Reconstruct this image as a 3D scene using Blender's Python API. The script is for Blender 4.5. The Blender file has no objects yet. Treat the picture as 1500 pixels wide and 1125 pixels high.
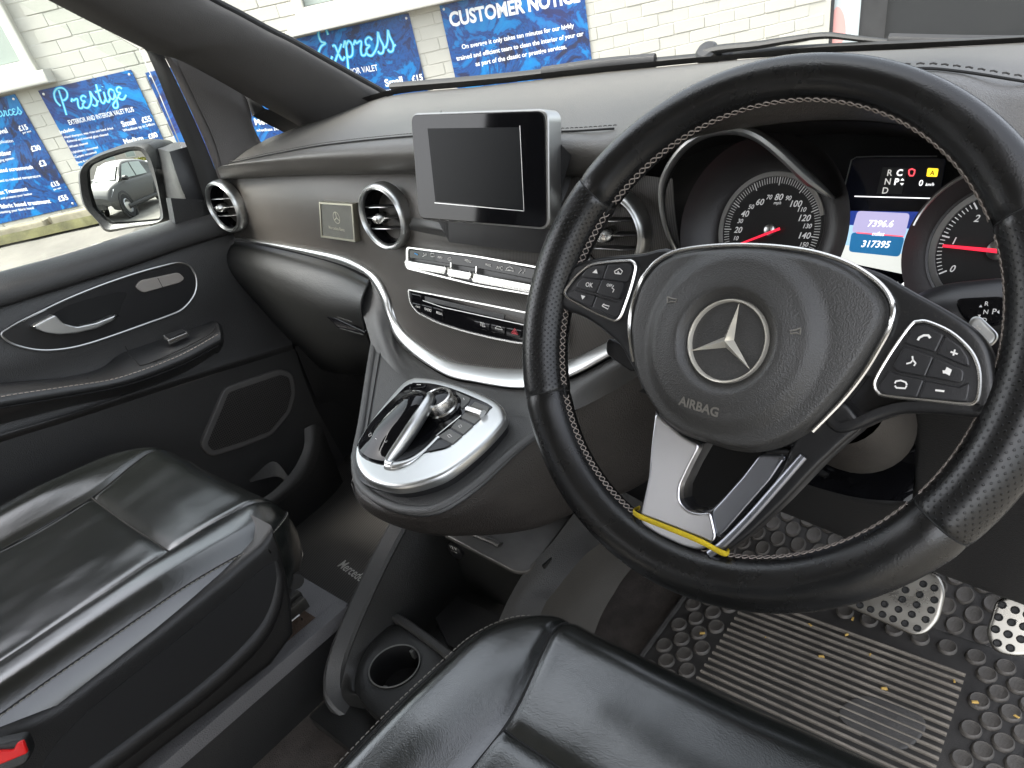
import bpy, bmesh, math, random
from mathutils import Vector as V, Matrix, noise
from mathutils.geometry import tessellate_polygon
random.seed(7)
R_ = math.radians
SC = bpy.context.scene
COL = SC.collection

# ------------------------------------------------------------------ camera
# car frame in metres: X right, Y forward, Z up, origin at the centre of the steering wheel
CAM = V((0.18180144, -0.40053997, 0.2151928))
YAW, PITCH, ROLL = R_(45.41205), R_(34.99608), R_(-12.78903)
FPX, PPX, PPY = 962.3468, 787.35656, 697.79548          # focal length and principal point, 1500 px wide picture
_f = V((-math.sin(YAW)*math.cos(PITCH), math.cos(YAW)*math.cos(PITCH), -math.sin(PITCH)))
_r = V((math.cos(YAW), math.sin(YAW), 0)); _u = _r.cross(_f)
CR = math.cos(ROLL)*_r + math.sin(ROLL)*_u
CU = -math.sin(ROLL)*_r + math.cos(ROLL)*_u
CF = _f
cd = bpy.data.cameras.new('camera'); cam = bpy.data.objects.new('camera', cd); COL.objects.link(cam)
cam.matrix_world = Matrix(((CR.x, CU.x, -CF.x, CAM.x), (CR.y, CU.y, -CF.y, CAM.y), (CR.z, CU.z, -CF.z, CAM.z), (0, 0, 0, 1)))
cd.sensor_width = 36; cd.lens = FPX/1500*36
cd.shift_x = (750-PPX)/1500; cd.shift_y = (PPY-562.5)/1500
cd.clip_start = 0.01; cd.clip_end = 500
SC.camera = cam

# ------------------------------------------------------------------ light
SUN_EL, SUN_AZ = 52, 205            # degrees; azimuth measured clockwise from car forward
wd = bpy.data.worlds.new('World'); SC.world = wd; wd.use_nodes = True
nt = wd.node_tree; nt.nodes.clear()
sky = nt.nodes.new('ShaderNodeTexSky'); sky.sky_type = 'NISHITA'; sky.sun_disc = False
sky.sun_elevation = R_(SUN_EL); sky.sun_rotation = R_(SUN_AZ)
sky.air_density = 1.0; sky.dust_density = 4.0; sky.ozone_density = 1.0
hs = nt.nodes.new('ShaderNodeHueSaturation'); hs.inputs['Saturation'].default_value = 0.3
bg = nt.nodes.new('ShaderNodeBackground'); bg.inputs['Strength'].default_value = 0.15
wo = nt.nodes.new('ShaderNodeOutputWorld')
nt.links.new(sky.outputs[0], hs.inputs['Color']); nt.links.new(hs.outputs[0], bg.inputs[0]); nt.links.new(bg.outputs[0], wo.inputs[0])
sd = bpy.data.lights.new('sun', 'SUN'); sun = bpy.data.objects.new('sun', sd); COL.objects.link(sun)
sd.energy = 1.5; sd.angle = R_(14); sd.color = (1.0, .955, .88)
_a, _e = R_(SUN_AZ), R_(SUN_EL)
sun.rotation_euler = V((-math.sin(_a)*math.cos(_e), -math.cos(_a)*math.cos(_e), -math.sin(_e))).to_track_quat('-Z', 'Y').to_euler()
SC.view_settings.view_transform = 'Standard'; SC.view_settings.look = 'None'
SC.view_settings.exposure = 2.35; SC.view_settings.gamma = 1; SC.view_settings.use_curve_mapping = False
SC.cycles.max_bounces = 8; SC.cycles.transparent_max_bounces = 12; SC.cycles.caustics_reflective = False; SC.cycles.caustics_refractive = False
SC.cycles.use_denoising = True

# ------------------------------------------------------------------ measuring helpers
def ray(px, py): return CR*((px-PPX)/FPX) - CU*((py-PPY)/FPX) + CF
def at(px, py, X=None, Y=None, Z=None, pl=None):
    d = ray(px, py)
    if X is not None: o, n = V((X, 0, 0)), V((1, 0, 0))
    elif Y is not None: o, n = V((0, Y, 0)), V((0, 1, 0))
    elif Z is not None: o, n = V((0, 0, Z)), V((0, 0, 1))
    else: o, n = pl
    return CAM + d*((o-CAM).dot(n)/d.dot(n))
class Fr:
    """a plane in the car with its own axes: u, v in the plane, n out of it"""
    def __init__(s, o, u, v):
        s.o = V(o); s.u = V(u).normalized(); s.n = s.u.cross(V(v)).normalized(); s.v = s.n.cross(s.u)
    def p(s, u, v, w=0): return s.o + s.u*u + s.v*v + s.n*w
    def px(s, x, y, w=0):
        q = at(x, y, pl=(s.o + s.n*w, s.n)) - s.o
        return (q.dot(s.u), q.dot(s.v))
    def pxs(s, L, w=0): return [s.px(a[0], a[1], w) for a in L]
    def mat(s, w=0):
        o = s.o + s.n*w
        return Matrix(((s.u.x, s.v.x, s.n.x, o.x), (s.u.y, s.v.y, s.n.y, o.y), (s.u.z, s.v.z, s.n.z, o.z), (0, 0, 0, 1)))

# ------------------------------------------------------------------ object helpers
def thing(name, label, cat, loc, group=None):
    o = bpy.data.objects.new(name, None); COL.objects.link(o); o.empty_display_size = .05
    o.location = loc; o['label'] = label; o['category'] = cat
    if group: o['group'] = group
    return o
def root_loc(p):
    l = V((0, 0, 0))
    while p is not None: l += p.location; p = p.parent
    return l
def obj(name, vf, mat, parent=None, smooth=True, sharp=40, uv=None, label=None, cat=None, kind=None, group=None, sub=0):
    vs, fs = vf[0], vf[1]
    if len(vf) > 2 and uv is None: uv = vf[2]
    off = root_loc(parent)
    if parent is None:
        off = sum((V(v) for v in vs), V((0, 0, 0)))/max(1, len(vs))
    me = bpy.data.meshes.new(name)
    me.from_pydata([tuple(V(v)-off) for v in vs], [], fs)
    if uv is not None:
        l = me.uv_layers.new(name='UVMap')
        for lp in me.loops: l.data[lp.index].uv = uv[lp.vertex_index]
    me.validate(); 
    if smooth:
        me.shade_smooth(); me.set_sharp_from_angle(angle=R_(sharp))
    o = bpy.data.objects.new(name, me); COL.objects.link(o)
    if parent is None: o.location = off
    else: o.parent = parent
    if mat is not None: me.materials.append(mat)
    if label: o['label'] = label
    if cat: o['category'] = cat
    if kind: o['kind'] = kind
    if group: o['group'] = group
    if sub:
        m = o.modifiers.new('sub', 'SUBSURF'); m.levels = sub; m.render_levels = sub
    return o
def copy_to(src, loc, parent=None, rot=None):
    c = src.copy(); COL.objects.link(c); c.parent = parent; c.location = loc
    if rot is not None: c.rotation_euler = rot
    return c
def join(*L):
    vs, fs = [], []
    for l in L:
        n = len(vs); vs += list(l[0]); fs += [tuple(i+n for i in f) for f in l[1]]
    return vs, fs

# ------------------------------------------------------------------ curves and meshes
def _cr(a, b, c, d, t):
    return [.5*((2*b[i]) + (-a[i]+c[i])*t + (2*a[i]-5*b[i]+4*c[i]-d[i])*t*t + (-a[i]+3*b[i]-3*c[i]+d[i])*t**3) for i in range(len(b))]
def cr(pts, n=8, closed=False):
    P = [tuple(p) for p in pts]; m = len(P); out = []
    if m == 2 and not closed: P = [P[0], tuple((P[0][i]+P[1][i])/2 for i in range(len(P[0]))), P[1]]; m = 3
    for i in range(m if closed else m-1):
        if closed: q = [P[(i+k-1) % m] for k in range(4)]
        else:
            q = [P[i-1] if i else [2*P[0][k]-P[1][k] for k in range(len(P[0]))], P[i], P[i+1],
                 P[i+2] if i+2 < m else [2*P[-1][k]-P[-2][k] for k in range(len(P[0]))]]
        for k in range(n): out.append(tuple(_cr(*q, k/n)))
    if not closed: out.append(P[-1])
    return out
def resample(pts, N, closed=False):
    P = [V(p) if len(p) == 3 else V((p[0], p[1], 0)) for p in pts]; d2 = len(pts[0]) == 2
    if closed: P = P + [P[0]]
    L = [0]
    for i in range(1, len(P)): L.append(L[-1] + (P[i]-P[i-1]).length)
    out = []; j = 0; M = N if closed else N-1
    for k in range(N):
        s = L[-1]*k/M
        while j < len(P)-2 and L[j+1] < s: j += 1
        t = (s-L[j])/max(1e-12, L[j+1]-L[j]); q = P[j].lerp(P[j+1], min(1, max(0, t)))
        out.append((q.x, q.y) if d2 else q)
    return out
def crN(pts, N, closed=False): return resample(cr(pts, 10, closed), N, closed)
def grid(rows, cu=False, cv=False):
    n, m = len(rows), len(rows[0]); vs = [V(p) for r in rows for p in r]; fs = []
    for i in range(n if cu else n-1):
        for j in range(m if cv else m-1):
            a, b = i*m+j, i*m+(j+1) % m; c, d = ((i+1) % n)*m+(j+1) % m, ((i+1) % n)*m+j
            fs.append((a, b, c, d))
    return vs, fs
def surf(rows, N=40, k=6, closed=False, cu=False):
    """smooth sheet through control rows: every row resampled to N points, k steps between rows"""
    rr = [crN(r, N, closed) for r in rows]
    cols = [cr([tuple(r[j]) for r in rr], k, cu) for j in range(N)]
    return grid([[cols[j][i] for j in range(N)] for i in range(len(cols[0]))], cu, closed)
def flip(vf): return (vf[0], [tuple(reversed(f)) for f in vf[1]]) + tuple(vf[2:])
def thicken(vf, t, dirn=None):
    """closed slab from an open sheet (t along vertex normals, or along dirn)"""
    vs, fs = vf[0], vf[1]; n = len(vs)
    if dirn is not None: nn = [V(dirn)]*n
    else:
        nn = [V((0, 0, 0)) for _ in vs]
        for f in fs:
            no = (vs[f[1]]-vs[f[0]]).cross(vs[f[-1]]-vs[f[0]])
            for i in f: nn[i] += no
        nn = [x.normalized() for x in nn]
    ed = {}
    for f in fs:
        for i in range(len(f)):
            a, b = f[i], f[(i+1) % len(f)]
            if (b, a) in ed: del ed[(b, a)]
            else: ed[(a, b)] = 1
    v2 = [v + nn[i]*t for i, v in enumerate(vs)]
    f2 = [tuple(i+n for i in reversed(f)) for f in fs]
    f3 = [(b, a, a+n, b+n) for (a, b) in ed]
    return list(vs)+v2, list(fs)+f2+f3
def offset2(poly, d):
    n = len(poly); out = []
    A = sum(poly[i][0]*poly[(i+1) % n][1]-poly[(i+1) % n][0]*poly[i][1] for i in range(n))
    sg = 1 if A > 0 else -1
    for i in range(n):
        p, q, r = poly[i-1], poly[i], poly[(i+1) % n]
        e1 = V((q[0]-p[0], q[1]-p[1])); e2 = V((r[0]-q[0], r[1]-q[1]))
        if e1.length < 1e-9: e1 = e2
        if e2.length < 1e-9: e2 = e1
        e1.normalize(); e2.normalize()
        n1 = V((-e1.y, e1.x))*sg; n2 = V((-e2.y, e2.x))*sg; m = n1+n2
        if m.length < 1e-6: m = n1
        m.normalize(); c = max(.5, m.dot(n1))
        out.append((q[0]+m.x*d/c, q[1]+m.y*d/c))
    return out
def rnd(poly, r, k=4):
    """round the corners of a polygon; r a number or one per corner"""
    n = len(poly); out = []
    for i in range(n):
        p, q, s = V(poly[i-1]), V(poly[i]), V(poly[(i+1) % n]); rr = r[i] if isinstance(r, (list, tuple)) else r
        a, b = (p-q), (s-q); l = min(rr, a.length*.48, b.length*.48); a.normalize(); b.normalize()
        p0, p2 = q+a*l, q+b*l
        for j in range(k+1):
            t = j/k; out.append(tuple(p0*(1-t)**2 + q*2*t*(1-t) + p2*t*t))
    return out
def _tess(P):
    if len(P) <= 4: return [tuple(range(len(P)))]
    out = []
    for t in tessellate_polygon([[V((x, y, 0)) for x, y in P]]):
        a, b, c = t
        ar = (P[b][0]-P[a][0])*(P[c][1]-P[a][1])-(P[c][0]-P[a][0])*(P[b][1]-P[a][1])
        out.append((a, b, c) if ar >= 0 else (a, c, b))
    return out
def prism(fr, poly, z0, z1, bev=.001, seg=3, dome=0, back=True):
    n = len(poly); A = sum(poly[i][0]*poly[(i+1) % n][1]-poly[(i+1) % n][0]*poly[i][1] for i in range(n))
    if A < 0: poly = poly[::-1]
    rings = [(poly, z0)]
    for k in range(seg+1):
        a = math.pi/2*k/seg
        rings.append((offset2(poly, bev*(1-math.cos(a))) if bev else poly, z1-bev+bev*math.sin(a)))
        if not bev: break
    if bev and not dome: rings.append((offset2(rings[-1][0], bev*.8), z1))
    vs = []; fs = []
    for P, z in rings: vs += [fr.p(x, y, z) for x, y in P]
    for r in range(len(rings)-1):
        for i in range(n): fs.append((r*n+i, r*n+(i+1) % n, (r+1)*n+(i+1) % n, (r+1)*n+i))
    if dome:
        P = rings[-1][0]; cx = sum(p[0] for p in P)/n; cy = sum(p[1] for p in P)/n; z = rings[-1][1]; base = len(rings)-1
        for t in (.75, .5, .25):
            vs += [fr.p(cx+(x-cx)*t, cy+(y-cy)*t, z+dome*(1-t*t)) for x, y in P]
            for i in range(n): fs.append((base*n+i, base*n+(i+1) % n, (base+1)*n+(i+1) % n, (base+1)*n+i))
            base += 1
        vs.append(fr.p(cx, cy, z+dome)); c = len(vs)-1
        for i in range(n): fs.append((base*n+i, base*n+(i+1) % n, c))
    else:
        for tri in _tess(rings[-1][0]): fs.append(tuple((len(rings)-1)*n+i for i in tri))
    if back:
        for tri in _tess(rings[0][0]): fs.append(tuple(reversed(tri)))
    return vs, fs
def frame_ring(fr, outer, inner, z0, z1, bev=.0008):
    """flat ring between two polygons of equal count"""
    n = len(outer); rows = [[fr.p(x, y, z0) for x, y in outer], [fr.p(x, y, z1-bev) for x, y in outer],
        [fr.p(x+(a-x)*.12, y+(b-y)*.12, z1) for (x, y), (a, b) in zip(outer, inner)],
        [fr.p(a+(x-a)*.12, b+(y-b)*.12, z1) for (x, y), (a, b) in zip(outer, inner)],
        [fr.p(a, b, z1-bev) for a, b in inner], [fr.p(a, b, z0) for a, b in inner]]
    return grid(rows, cu=True, cv=True)
def sweep(path, sec, closed=False, up=V((0, 0, 1)), scale=None, caps=True):
    P = [V(p) for p in path]; n = len(P); m = len(sec); rows = []
    for i in range(n):
        if closed: t = P[(i+1) % n]-P[i-1]
        else: t = P[min(i+1, n-1)]-P[max(i-1, 0)]
        t.normalize(); u_ = up[i] if isinstance(up, list) else up
        s = t.cross(u_)
        if s.length < 1e-6: s = t.orthogonal()
        s.normalize(); w = s.cross(t)
        sc = scale[i] if scale else 1
        rows.append([P[i] + s*(a*sc) + w*(b*sc) for a, b in sec])
    vs, fs = grid(rows, closed, True)
    if caps and not closed: fs.append(tuple(range(m))); fs.append(tuple(reversed(range((n-1)*m, n*m))))
    return vs, fs
def circ(r, n=10, ry=None, a0=0): return [(r*math.cos(a0+2*math.pi*i/n), (ry or r)*math.sin(a0+2*math.pi*i/n)) for i in range(n)]
def tube(path, r, closed=False, n=8, up=V((0, 0, 1)), scale=None): return sweep(path, circ(r, n), closed, up, scale)
def box(fr, u0, u1, v0, v1, z0, z1, bev=.001): return prism(fr, [(u0, v0), (u1, v0), (u1, v1), (u0, v1)], z0, z1, bev, 2)
def lathe(fr, prof, cu=0, cv=0, n=48, ell=1):
    """profile [(radius, height)] turned about the frame's normal"""
    rows = [[fr.p(cu+r*math.cos(2*math.pi*j/n), cv+r*ell*math.sin(2*math.pi*j/n), z) for j in range(n)] for r, z in prof]
    return grid(rows, False, True)
def stitches(path, normal, length=.004, gap=.0015, r=.0004):
    """a row of short thread stitches lying along a path"""
    P = [V(p) for p in path]; out = []
    L = [0]
    for i in range(1, len(P)): L.append(L[-1]+(P[i]-P[i-1]).length)
    N = max(2, int(L[-1]/(length+gap))); Q = resample(P, N*2)
    for i in range(N):
        a, b = Q[2*i], Q[min(2*i+1, 2*N-1)]; b = a + (b-a).normalized()*length
        n_ = normal(a) if callable(normal) else normal
        m = (a+b)/2 + n_*r
        out.append(tube([a, m, b], r, n=5, up=n_))
    return join(*out)

# ------------------------------------------------------------------ materials
MATS = {}
def mk(name):
    m = bpy.data.materials.new(name); m.use_nodes = True; MATS[name] = m
    return m, m.node_tree, m.node_tree.nodes['Principled BSDF']
def N(t, ty, **kw):
    n = t.nodes.new(ty)
    for k, v in kw.items():
        if k in n.inputs.keys(): n.inputs[k].default_value = v
        else: setattr(n, k, v)
    return n
def col(c): return (c[0], c[1], c[2], 1) if not isinstance(c, (int, float)) else (c, c, c, 1)
def M(name, c=.1, rough=.5, metal=0, grain=0, gscale=900, var=0, vscale=6, crease=0, cscale=14, spec=.5, coat=0, dust=0, dcol=(.35, .31, .26), rvar=0, emit=None, crough=.05):
    m, t, b = mk(name); lk = t.links.new
    b.inputs['Roughness'].default_value = rough; b.inputs['Metallic'].default_value = metal
    b.inputs['Specular IOR Level'].default_value = spec; b.inputs['Coat Weight'].default_value = coat; b.inputs['Coat Roughness'].default_value = crough
    b.inputs['Base Color'].default_value = col(c)
    tc = N(t, 'ShaderNodeTexCoord'); src = None
    if var:
        n = N(t, 'ShaderNodeTexNoise', Scale=vscale, Detail=5, Roughness=.6); lk(tc.outputs['Object'], n.inputs['Vector'])
        r = N(t, 'ShaderNodeMapRange'); r.inputs[1].default_value = .3; r.inputs[2].default_value = .7; r.inputs[3].default_value = 1-var; r.inputs[4].default_value = 1+var
        lk(n.outputs[0], r.inputs[0])
        mx = N(t, 'ShaderNodeMix', data_type='RGBA', blend_type='MULTIPLY'); mx.inputs[0].default_value = 1; mx.inputs[6].default_value = col(c); lk(r.outputs[0], mx.inputs[7])
        src = mx.outputs[2]
    if dust:
        n = N(t, 'ShaderNodeTexNoise', Scale=700, Detail=2); lk(tc.outputs['Object'], n.inputs['Vector'])
        n2 = N(t, 'ShaderNodeTexNoise', Scale=9, Detail=4); lk(tc.outputs['Object'], n2.inputs['Vector'])
        mu = N(t, 'ShaderNodeMath', operation='MULTIPLY'); lk(n.outputs[0], mu.inputs[0]); lk(n2.outputs[0], mu.inputs[1])
        r = N(t, 'ShaderNodeMapRange'); r.inputs[1].default_value = .32; r.inputs[2].default_value = .48; r.inputs[3].default_value = 0; r.inputs[4].default_value = dust
        lk(mu.outputs[0], r.inputs[0])
        mx = N(t, 'ShaderNodeMix', data_type='RGBA'); lk(r.outputs[0], mx.inputs[0]); mx.inputs[7].default_value = col(dcol)
        if src: lk(src, mx.inputs[6])
        else: mx.inputs[6].default_value = col(c)
        src = mx.outputs[2]
    if src: lk(src, b.inputs['Base Color'])
    if rvar:
        n = N(t, 'ShaderNodeTexNoise', Scale=22, Detail=6, Roughness=.65); lk(tc.outputs['Object'], n.inputs['Vector'])
        r = N(t, 'ShaderNodeMapRange'); r.inputs[1].default_value = .3; r.inputs[2].default_value = .7; r.inputs[3].default_value = rough-rvar; r.inputs[4].default_value = rough+rvar
        lk(n.outputs[0], r.inputs[0]); lk(r.outputs[0], b.inputs['Roughness'])
    last = None
    if crease:
        n = N(t, 'ShaderNodeTexNoise', Scale=cscale, Detail=4, Roughness=.55, Distortion=1.2); lk(tc.outputs['Object'], n.inputs['Vector'])
        bp = N(t, 'ShaderNodeBump', Strength=crease, Distance=.02); lk(n.outputs[0], bp.inputs['Height']); last = bp.outputs[0]
    if grain:
        n = N(t, 'ShaderNodeTexVoronoi', Scale=gscale); lk(tc.outputs['Object'], n.inputs['Vector'])
        n3 = N(t, 'ShaderNodeTexNoise', Scale=gscale*.6, Detail=3); lk(tc.outputs['Object'], n3.inputs['Vector'])
        ad = N(t, 'ShaderNodeMath', operation='ADD'); lk(n.outputs['Distance'], ad.inputs[0]); lk(n3.outputs[0], ad.inputs[1])
        bp = N(t, 'ShaderNodeBump', Strength=grain, Distance=.001); lk(ad.outputs[0], bp.inputs['Height'])
        if last: lk(last, bp.inputs['Normal'])
        last = bp.outputs[0]
    if last: lk(last, b.inputs['Normal'])
    if emit:
        b.inputs['Emission Color'].default_value = col(emit[0]); b.inputs['Emission Strength'].default_value = emit[1]
    return m
# ------------------------------------------------------------------ lettering
def text_mesh(s, bold=0, shear=0, res=3, ext=0):
    c = bpy.data.curves.new('t', 'FONT'); c.body = s; c.size = 1; c.resolution_u = res; c.shear = shear; c.offset = bold; c.extrude = ext
    o = bpy.data.objects.new('t', c); COL.objects.link(o)
    bpy.context.view_layer.update()
    me = o.to_mesh(); vs = [v.co.copy() for v in me.vertices]; fs = [tuple(p.vertices) for p in me.polygons]
    o.to_mesh_clear(); bpy.data.objects.remove(o); bpy.data.curves.remove(c)
    return vs, fs
def text_px(name, s, fr, a, b, mat, parent, w=.0006, bold=.012, shear=0, tall=1.0, hpx=None, label=None, curve=None):
    """lettering whose baseline runs from pixel a to pixel b on the plane of fr, w above it"""
    vs, fs = text_mesh(s, bold, shear)
    if not vs: return None
    x0 = min(v.x for v in vs); x1 = max(v.x for v in vs)
    A, B = V(fr.px(*a, w)), V(fr.px(*b, w)); d = B-A; k = d.length/(x1-x0); d.normalize(); e = V((-d.y, d.x))
    P = [fr.p(*(A + d*((v.x-x0)*k) + e*(v.y*k*tall)), w) for v in vs]
    return obj(name, (P, fs), mat, parent, smooth=False, label=label)
def text_uv(name, s, fr, u, v, h, mat, parent, w=.0006, bold=.012, shear=0, align='L', wide=1.0, ang=0, maxw=None):
    vs, fs = text_mesh(s, bold, shear)
    x0 = min(q.x for q in vs); x1 = max(q.x for q in vs); k = h/.72
    if maxw: wide = maxw/((x1-x0)*k)
    sh = {'L': x0, 'C': (x0+x1)/2, 'R': x1}[align]; ca, sa = math.cos(ang), math.sin(ang)
    P = []
    for q in vs:
        x, y = (q.x-sh)*k*wide, q.y*k
        P.append(fr.p(u+x*ca-y*sa, v+x*sa+y*ca, w))
    return obj(name, (P, fs), mat, parent, smooth=False)
def ribbon(fr, pts, wd, w=.0008, closed=False):
    """flat painted stroke of constant width through (u, v) points"""
    n = len(pts); vs = []; fs = []
    for i in range(n):
        a, b = V(pts[i-1] if (i or closed) else pts[0]), V(pts[(i+1) % n] if (closed or i < n-1) else pts[-1]); t = (b-a)
        if t.length < 1e-9: t = V((1, 0))
        t.normalize(); s = V((-t.y, t.x))*wd/2
        vs += [fr.p(pts[i][0]+s.x, pts[i][1]+s.y, w), fr.p(pts[i][0]-s.x, pts[i][1]-s.y, w)]
    for i in range(n if closed else n-1):
        j = (i+1) % n; fs.append((2*i, 2*i+1, 2*j+1, 2*j))
    return vs, fs
def fill(fr, pts, w=.0008): return [fr.p(x, y, w) for x, y in pts], [tuple(range(len(pts)))]

# ------------------------------------------------------------------ exterior materials
M('painted_brick', (.42, .41, .367), .75, grain=.25, gscale=90, var=.06, vscale=3)
M('mortar', (.42, .41, .363), .85, grain=.3, gscale=120, var=.05)
M('window_plastic', (.48, .47, .42), .4)
M('concrete', (.165, .155, .135), .9, grain=.5, gscale=60, var=.25, vscale=2.2)
M('kerb_stone', (.27, .245, .18), .9, grain=.6, gscale=40, var=.35, vscale=5)
M('moss', (.075, .072, .03), .95, grain=.8, gscale=60, var=.4, vscale=9)
M('sill_white', (.48, .47, .43), .5)
M('print_white', (.75, .76, .77), .5)
M('print_cyan', (.26, .72, .78), .5)
M('print_glow', (.0, .30, .72), .5)
M('door_blue', (.42, .47, .48), .6, var=.05)
M('door_red', (.62, .30, .28), .6)
M('door_dark', (.035, .035, .037), .35, var=.2)
M('screw', (.6, .6, .6), .35, 1)
m, t, b = mk('dark_glass'); b.inputs['Base Color'].default_value = (.02, .022, .025, 1); b.inputs['Roughness'].default_value = .06
m, t, b = mk('window_glass'); b.inputs['Base Color'].default_value = (.30, .34, .31, 1); b.inputs['Roughness'].default_value = .12
def poster_mat(name, seed):
    m, t, b = mk(name); lk = t.links.new; b.inputs['Roughness'].default_value = .35
    tc = N(t, 'ShaderNodeTexCoord'); mp = N(t, 'ShaderNodeMapping'); mp.inputs['Location'].default_value = (seed, seed*.7, seed*1.3)
    lk(tc.outputs['Object'], mp.inputs[0])
    n1 = N(t, 'ShaderNodeTexNoise', Scale=3.2, Detail=6, Roughness=.62, Distortion=2.6); lk(mp.outputs[0], n1.inputs['Vector'])
    n2 = N(t, 'ShaderNodeTexNoise', Scale=1.3, Detail=2); lk(mp.outputs[0], n2.inputs['Vector'])
    cr1 = N(t, 'ShaderNodeValToRGB'); e = cr1.color_ramp.elements
    e[0].position = .30; e[0].color = (.014, .016, .03, 1); e[1].position = .68; e[1].color = (.0, .19, .46, 1)
    x = e.new(.40); x.color = (.010, .022, .08, 1); x = e.new(.46); x.color = (.003, .075, .27, 1); x = e.new(.51); x.color = (.008, .03, .13, 1); x = e.new(.57); x.color = (.0, .14, .40, 1)
    lk(n1.outputs[0], cr1.inputs[0])
    cr2 = N(t, 'ShaderNodeValToRGB'); e = cr2.color_ramp.elements; e[0].position = .42; e[1].position = .62; e[0].color = (0, 0, 0, 1); e[1].color = (1, 1, 1, 1); lk(n2.outputs[0], cr2.inputs[0])
    mx = N(t, 'ShaderNodeMix', data_type='RGBA'); lk(cr2.outputs[0], mx.inputs[0]); lk(cr1.outputs[0], mx.inputs[6]); mx.inputs[7].default_value = (.022, .028, .15, 1)
    mx2 = N(t, 'ShaderNodeMix', data_type='RGBA'); mx2.inputs[0].default_value = .45; lk(cr1.outputs[0], mx2.inputs[6]); lk(mx.outputs[2], mx2.inputs[7])
    lk(mx2.outputs[2], b.inputs['Base Color'])
    return m
for i in range(5): poster_mat('poster_%d' % i, 3.1*i+1)

# ------------------------------------------------------------------ the wall outside
WD = 5.6
HD = V((-math.sin(YAW), math.cos(YAW), 0))
WF = Fr(CAM + HD*WD, _r, (0, 0, 1))
FOOT = WF.px(70, 329)[1]
wall = thing('painted_brick_wall', 'cream painted brick wall of the building outside the windscreen', 'wall', WF.p(0, FOOT))
obj('mortar_face', box(WF, -6.5, 2.86, FOOT-1.2, 1.75, -.2, -.0022, .0), MATS['mortar'], wall, smooth=False)
def in_img(q, pad=40):
    d = q-CAM; z = d.dot(CF)
    if z < .05: return None
    return PPX+FPX*d.dot(CR)/z, PPY-FPX*d.dot(CU)/z
posters = {}
def rect_px(L):      # rectangle in wall units from pixel corners l/r/t/b samples
    us = WF.pxs(L['l']); ur = WF.pxs(L['r']); vt = WF.pxs(L['t']); vb = WF.pxs(L['b'])
    av = lambda a, k: sum(x[k] for x in a)/len(a)
    return av(us, 0), av(ur, 0), av(vb, 1), av(vt, 1)
PR = dict(
  customer=rect_px(dict(l=[(645, 8), (668, 126)], r=[(858, 0), (866, 97)], t=[(645, 8)], b=[(672, 160)])),
  express=rect_px(dict(l=[(424, 58)], r=[(603, 20), (622, 130)], t=[(603, 20), (424, 57)], b=[(640, 215)])),
  prestige=rect_px(dict(l=[(57, 131), (115, 243)], r=[(195, 103), (238, 203)], t=[(57, 131), (195, 103)], b=[(180, 350)])),
  services=rect_px(dict(l=[(-120, 160)], r=[(25, 137), (113, 302)], t=[(25, 137)], b=[(113, 302)])),
)
e_ = PR['express']; p_ = PR['prestige']
PR['classic'] = (p_[1]+.08, e_[0]-.06, e_[2], e_[3])
WINS = [  # left u, right u, sill v (top of sill), pixel-measured
    (WF.px(57, 100)[0]-1.5, WF.px(57, 100)[0], WF.px(62, 103)[1]),
    (WF.px(438, 33)[0], WF.px(438, 33)[0]+1.3, WF.px(440, 32)[1])]
def hidden(u, v):
    for a, b_, c, d in PR.values():
        if a+.09 < u < b_-.09 and c+.03 < v < d-.03: return True
    for a, b_, c in WINS:
        if a < u < b_ and c-.02 < v: return True
    return False
BL, BH = .225, .075
bm_ = rnd([(-.1105, -.0357), (.1105, -.0357), (.1105, .0357), (-.1105, .0357)], .008, 2)
bv, bf = prism(Fr((0, 0, 0), (1, 0, 0), (0, 1, 0)), bm_, -.02, .002, .003, 2, back=False)
brick_me = bpy.data.meshes.new('brick'); brick_me.from_pydata([tuple(v) for v in bv], [], bf); brick_me.materials.append(MATS['painted_brick']); pass
Wrot = WF.mat().to_3x3().to_4x4()
cand = []
rows_n = int((1.75-FOOT)/BH)
for r in range(-12, rows_n):
    v = FOOT + BH*(r+.5)
    for c in range(-28, 13):
        u = c*BL + (BL/2 if r % 2 else 0)
        if u > 2.74 or (r < 0 and u < -2.2): continue
        q = WF.p(u, v); s = in_img(q)
        vis = s and -30 < s[0] < 1240 and -20 < s[1] < 345 and not hidden(u, v)
        if vis:
            x, y = s   # behind the dash, the screen pillar or the door: not in view
            if y > 150 and x > 250: vis = False
            if 250 < x < 560 and y > (x-300)*.56+6: vis = False
            if 85 < x < 300 and y < (x-95)*.47-4: vis = False
            if x > 560 and y > 140: vis = False
        cand.append((u, v, vis))
one = [c for c in cand if c[2]][:300]; rest = [c for c in cand if not c[2] and not hidden(c[0], c[1])]
for u, v, _ in one:
    o = bpy.data.objects.new('brick', brick_me); COL.objects.link(o); o.parent = wall
    o.matrix_local = Matrix.Translation(WF.p(u+random.uniform(-.003, .003), v+random.uniform(-.002, .002), random.uniform(-.0025, .002))-wall.location) @ Wrot @ Matrix.Rotation(random.uniform(-.008, .008), 4, 'Z')
L = []
for u, v, _ in rest:
    f2 = Fr(WF.p(u, v, random.uniform(-.0015, .0015)), WF.u, WF.v)
    L.append(([f2.p(*q) for q in bv], bf))
obj('brickwork', join(*L), MATS['painted_brick'], wall, smooth=False, kind='stuff')
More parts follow.
